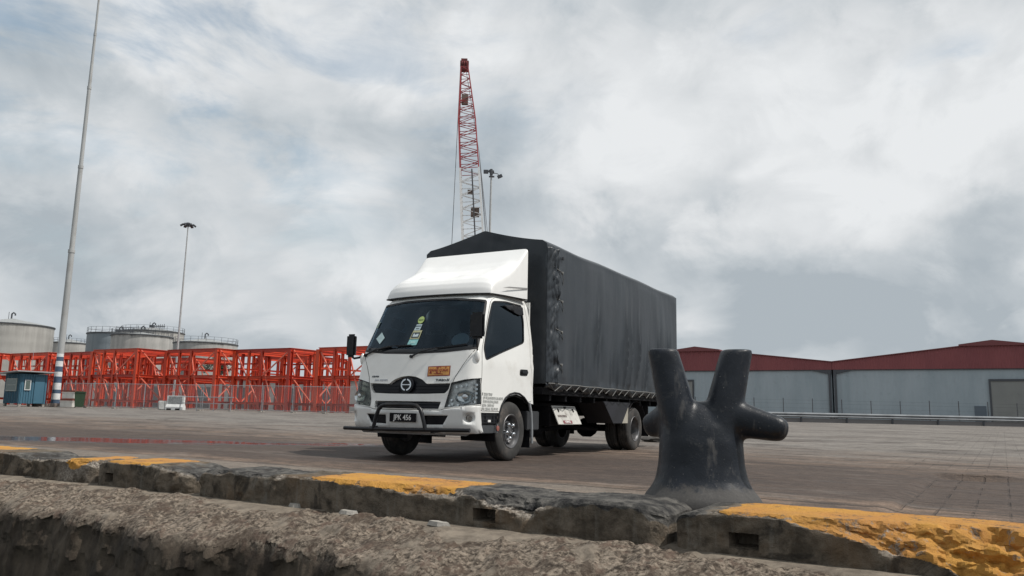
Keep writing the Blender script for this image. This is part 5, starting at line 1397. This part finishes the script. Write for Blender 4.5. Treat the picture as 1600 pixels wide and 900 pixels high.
# ---- two bushy trees by the tanks
def tree(x, y, h, rad, label, seed):
    rnd = random.Random(seed); r = empty('small_tree', (x, y, .45), 0, label, 'tree', 'small trees by the tanks')
    MB().tube([(0, 0, 0), (.1, 0, h * .4), (0, .1, h * .75)], [.18, .13, .06], 8).tube([(.05, 0, h * .45), (rad * .5, .2, h * .75)], [.09, .03], 6).tube([(.05, 0, h * .5), (-rad * .5, -.2, h * .8)], [.08, .03], 6).build('trunk', mat('bark', (.09, .07, .05), .9), r)
    q = MB(); cl = [(rnd.gauss(0, rad * .45), rnd.gauss(0, rad * .45), h * .72 + rnd.gauss(0, rad * .35), rnd.uniform(.35, .7) * rad * .7) for _ in range(14)]
    for _ in range(2600):
        c = rnd.choice(cl); d = Vector((rnd.gauss(0, 1), rnd.gauss(0, 1), rnd.gauss(0, 1))).normalized() * c[3] * rnd.random() ** .4
        q.box(Vector(c[:3]) + d, (.16, .10, .012), Matrix.Rotation(rnd.random() * 6, 3, 'Z') @ Matrix.Rotation(rnd.random() * 6, 3, 'X'))
    q.build('crown', mat('leaves', (.055, .07, .04), .8, var=.5, vscale=1.2), r)
tree(-57.3, 121, 8.8, 2.2, 'dark leafy tree before the streaked tank', 3)
tree(-44.3, 121, 8.2, 1.8, 'dull green tree before the rightmost tank', 5)
# ---- flood light masts
def lampmast(x, y, H, rad, kind, label):
    r = empty('floodlight_mast', (x, y, rise(y)), 0, label, 'floodlight mast', 'tall floodlight masts')
    z0 = rise(y)
    MB().tube([(0, 0, 0), (0, 0, H * .5 - z0), (0, 0, H - z0)], [rad, rad * .72, rad * .42], 12).build('pole', mat('mast_grey', (.42, .43, .43), .5, .2, var=.1), r, smooth=True)
    hd = MB().tube([(0, 0, H - z0 - .3), (0, 0, H - z0 + .1)], .18, 10)
    zz_ = H - z0
    if kind == 0:
        for a in range(6):
            an = a * math.pi / 3 + .3; e = Vector((.5 * math.cos(an), .5 * math.sin(an), zz_ - .1)); hd.bar((0, 0, zz_), e, .08)
        ho_ = hd.build('lamp_ring', M_trim, r)
        for a in range(6):
            an = a * math.pi / 3 + .3; e = Vector((.6 * math.cos(an), .6 * math.sin(an), zz_ - .16)); 
            MB().box(e, (.36, .28, .16), Matrix.Rotation(an, 3, 'Z') @ Matrix.Rotation(R(35), 3, 'Y')).build('floodlight', M_trim, r, bevel=.02)
    else:
        hd.tube([(0, 0, zz_ - .6), (0, 0, zz_ + .3)], .15, 8).bar((-.6, 0, zz_ + .05), (.3, 0, zz_), .08)
        hd.tube([(.1, 0, zz_ - .2), (.4, 0, zz_ - .15), (.7, 0, zz_ - .2), (.85, 0, zz_ - .4)], .04, 8)
        hd.build('lamp_ring', M_trim, r)
        for c, d, rt_ in (((-.6, 0, zz_ + .0), (.52, .2, .42), 0), ((-.18, 0, zz_ + .06), (.28, .25, .28), 20), ((.15, 0, zz_ - .0), (.3, .25, .28), -15), ((.95, 0, zz_ - .5), (.55, .25, .34), -25), ((.05, 0, zz_ - .55), (.6, .3, .12), 0)):
            MB().box(c, d, Matrix.Rotation(R(rt_), 3, 'Y')).build('floodlight', M_trim, r, bevel=.02)
lampmast(-33.4, 80, 19.15, .13, 0, 'tall floodlight mast with ring of lamps behind the red frames')
lampmast(-2.55, 85, 26.9, .22, 1, 'floodlight mast with bracket lamps right of the crane boom')
# ---- crawler crane
def crane():
    r = empty('crawler_crane', (-3.2, 91, .46), 0, 'lattice boom crane, red upper boom and white lower boom, behind the truck', 'crane')
    Mr = mat('crane_red', (.33, .045, .05), .5, var=.15); Mw = mat('crane_white', (.62, .63, .63), .5, var=.1); Md = mat('crane_dark', (.05, .05, .055), .6)
    Mrope = mat('wire_rope', (.10, .10, .105), .6)
    B0 = Vector((-.1, .6, 1.6)); TOP = Vector((-3.55, 5.9, 44.9)); ax = (TOP - B0); Lb = ax.length; ax.normalize()
    sx = Vector((1, 0, 0)); sx = (sx - ax * sx.dot(ax)).normalized(); sy = ax.cross(sx)
    def pt(s, a, b, w, d): return B0 + ax * s + sx * a * w / 2 + sy * b * d / 2
    def wid(s): return interp(s / Lb, [(0, 1.0), (.12, 2.45), (.50, 2.45), (.80, 2.1), (.965, .95), (1, .85)])
    def seg(s0, s1, n, mat_, name, thick=.11, th2=.05):
        q = MB(); 
        for a in (-1, 1):
            for b in (-1, 1):
                for i in range(n):
                    p0 = s0 + (s1 - s0) * i / n; p1 = s0 + (s1 - s0) * (i + 1) / n
                    q.bar(pt(p0, a, b, wid(p0), wid(p0)), pt(p1, a, b, wid(p1), wid(p1)), thick)
        ring = [(-1, -1), (1, -1), (1, 1), (-1, 1)]
        for i in range(n):
            p0 = s0 + (s1 - s0) * i / n; p1 = s0 + (s1 - s0) * (i + 1) / n
            for k in range(4):
                A_, B_ = ring[k], ring[(k + 1) % 4]
                if i % 2: A_, B_ = B_, A_
                q.bar(pt(p0, *A_, wid(p0), wid(p0)), pt(p1, *B_, wid(p1), wid(p1)), th2)
                if i % 2 == 0: q.bar(pt(p0, *A_, wid(p0), wid(p0)), pt(p0, *B_, wid(p0), wid(p0)), th2)
        return q.build(name, mat_, r)
    seg(0, Lb * .12, 5, Mw, 'boom_foot'); seg(Lb * .12, Lb * .645, 26, Mw, 'lower_boom', .22, .07); seg(Lb * .645, Lb * .80, 9, Mr, 'middle_boom', .14, .07); seg(Lb * .80, Lb * .975, 12, Mr, 'top_boom', .12, .06)
    hd = MB(); hc = B0 + ax * Lb * .985
    for dx in (-.3, 0, .3): hd.lathe([(-.06, 0), (-.06, .5), (.06, .5), (.06, 0)], hc + sx * dx, 'x', 16)
    hd.box(hc + ax * .1, (1.1, .5, .8)); hd.box(hc + ax * .7, (.8, .3, .35)); hd.box(hc - ax * .6, (.9, .9, .5)); hd.build('boom_head', mat('crane_head_red', (.16, .03, .03), .6, var=.4), r)
    for s, a, w_, h_ in ((.515, .35, 1.0, 1.15), (.405, .15, 1.15, 1.5), (.575, .0, .7, .5), (.865, -.2, .8, 1.3)):
        MB().box(pt(Lb * s, a, -.6, wid(Lb * s), wid(Lb * s)), (w_, .5, h_)).build('boom_platform', mat('platform_brown', (.16, .12, .10), .7), r)
    MB().bar(pt(Lb * .2, .25, -1, 2.4, 2.4), pt(Lb * .64, .25, -1, 2.4, 2.4), .16).build('boom_ladder', Md, r)
    q = MB()
    for k, e in enumerate(((1.7, 9), (1.9, 9.5), (2.3, 10))): q.tube([TOP + Vector((.3, .3, -1.5)), pt(Lb * .72, 1.15, 1.4, wid(Lb * .72), 2.2), Vector((e[0] + .1 * k, 6 + k, 3.0))], .03, 4)
    q.tube([TOP + Vector((-.45, -.2, -.5)), Vector((-4.25, 2.5, 12)), Vector((-4.3, 2.5, 2))], .035, 4)
    q.build('boom_cables', Mrope, r)
    MB().box((-4.3, 2.5, 1.6), (.5, .4, 1.2)).build('hook_block', mat('hook_yellow', (.5, .35, .03), .5), r)
    MB().b2(-1.7, 1.7, -.5, 6.5, 1.3, 3.2).build('machinery_house', Mr, r, bevel=.08)
    cb = MB().b2(-2.6, -1.72, -1.0, .9, 1.3, 3.2).build('cab', Mw, r, bevel=.08); MB().b2(-2.45, -1.85, -1.02, -1.005, 1.9, 3.0).build('window', M_frit, cb)
    MB().b2(-1.9, 1.9, 6.5, 7.8, 1.0, 2.7).build('counterweight', Mw, r, bevel=.06)
    for x in (-2.3, 2.3):
        q = MB(); pts_ = []
        for i in range(17): a = math.pi * i / 16 + math.pi / 2; pts_.append((-2.2 + .5 * math.cos(a), .5 + .5 * math.sin(a)))
        for i in range(17): a = math.pi * i / 16 - math.pi / 2; pts_.append((5.2 + .5 * math.cos(a), .5 + .5 * math.sin(a)))
        q.poly([(Vector((x - .4, a, b)), Vector((x + .4, a, b))) for a, b in pts_]); q.build('track', Md, r)
    MB().b2(-1.9, 1.9, .3, 2.8, .4, 1.3).build('undercarriage', Md, r)
crane()
# ---- litter by the rear wheel
def lump(x, y, rx, ry, rz_, col, label, nm, cat_, seed):
    q = MB()
    def f(a, i):
        d = Vector((rx * math.cos(a) * math.sin(i), ry * math.sin(a) * math.sin(i), rz_ * math.cos(i)))
        return d * (1 + .35 * noise.noise(d * 6 + Vector((seed, 0, 0))) + .15 * noise.noise(d * 17 + Vector((seed, 0, 0)))) + Vector((0, 0, rz_ * .55))
    q.quadgrid(f, [2 * math.pi * k / 24 for k in range(24)], [.01 + 3.12 * k / 12 for k in range(13)], closeA=True)
    o = q.build(nm, mat(nm + '_stuff', col, .7, var=.2, vscale=8), smooth=True, sharp=30); o.location = (x, y, rise(y)); tag(o, label, cat_)
lump(3.62, 20.2, .30, .22, .19, (.38, .35, .31), 'crumpled beige sack on the ground behind the rear wheel', 'crumpled_sack', 'sack', 2)
lump(3.98, 20.6, .20, .16, .17, (.12, .30, .48), 'small crumpled light blue plastic sheet beside the bollard arm', 'plastic_sheet', 'plastic sheet', 5)
lump(3.75, 19.6, .45, .25, .10, (.05, .045, .04), 'low heap of dark dirt behind the rear wheel', 'dirt_heap', 'dirt heap', 8)
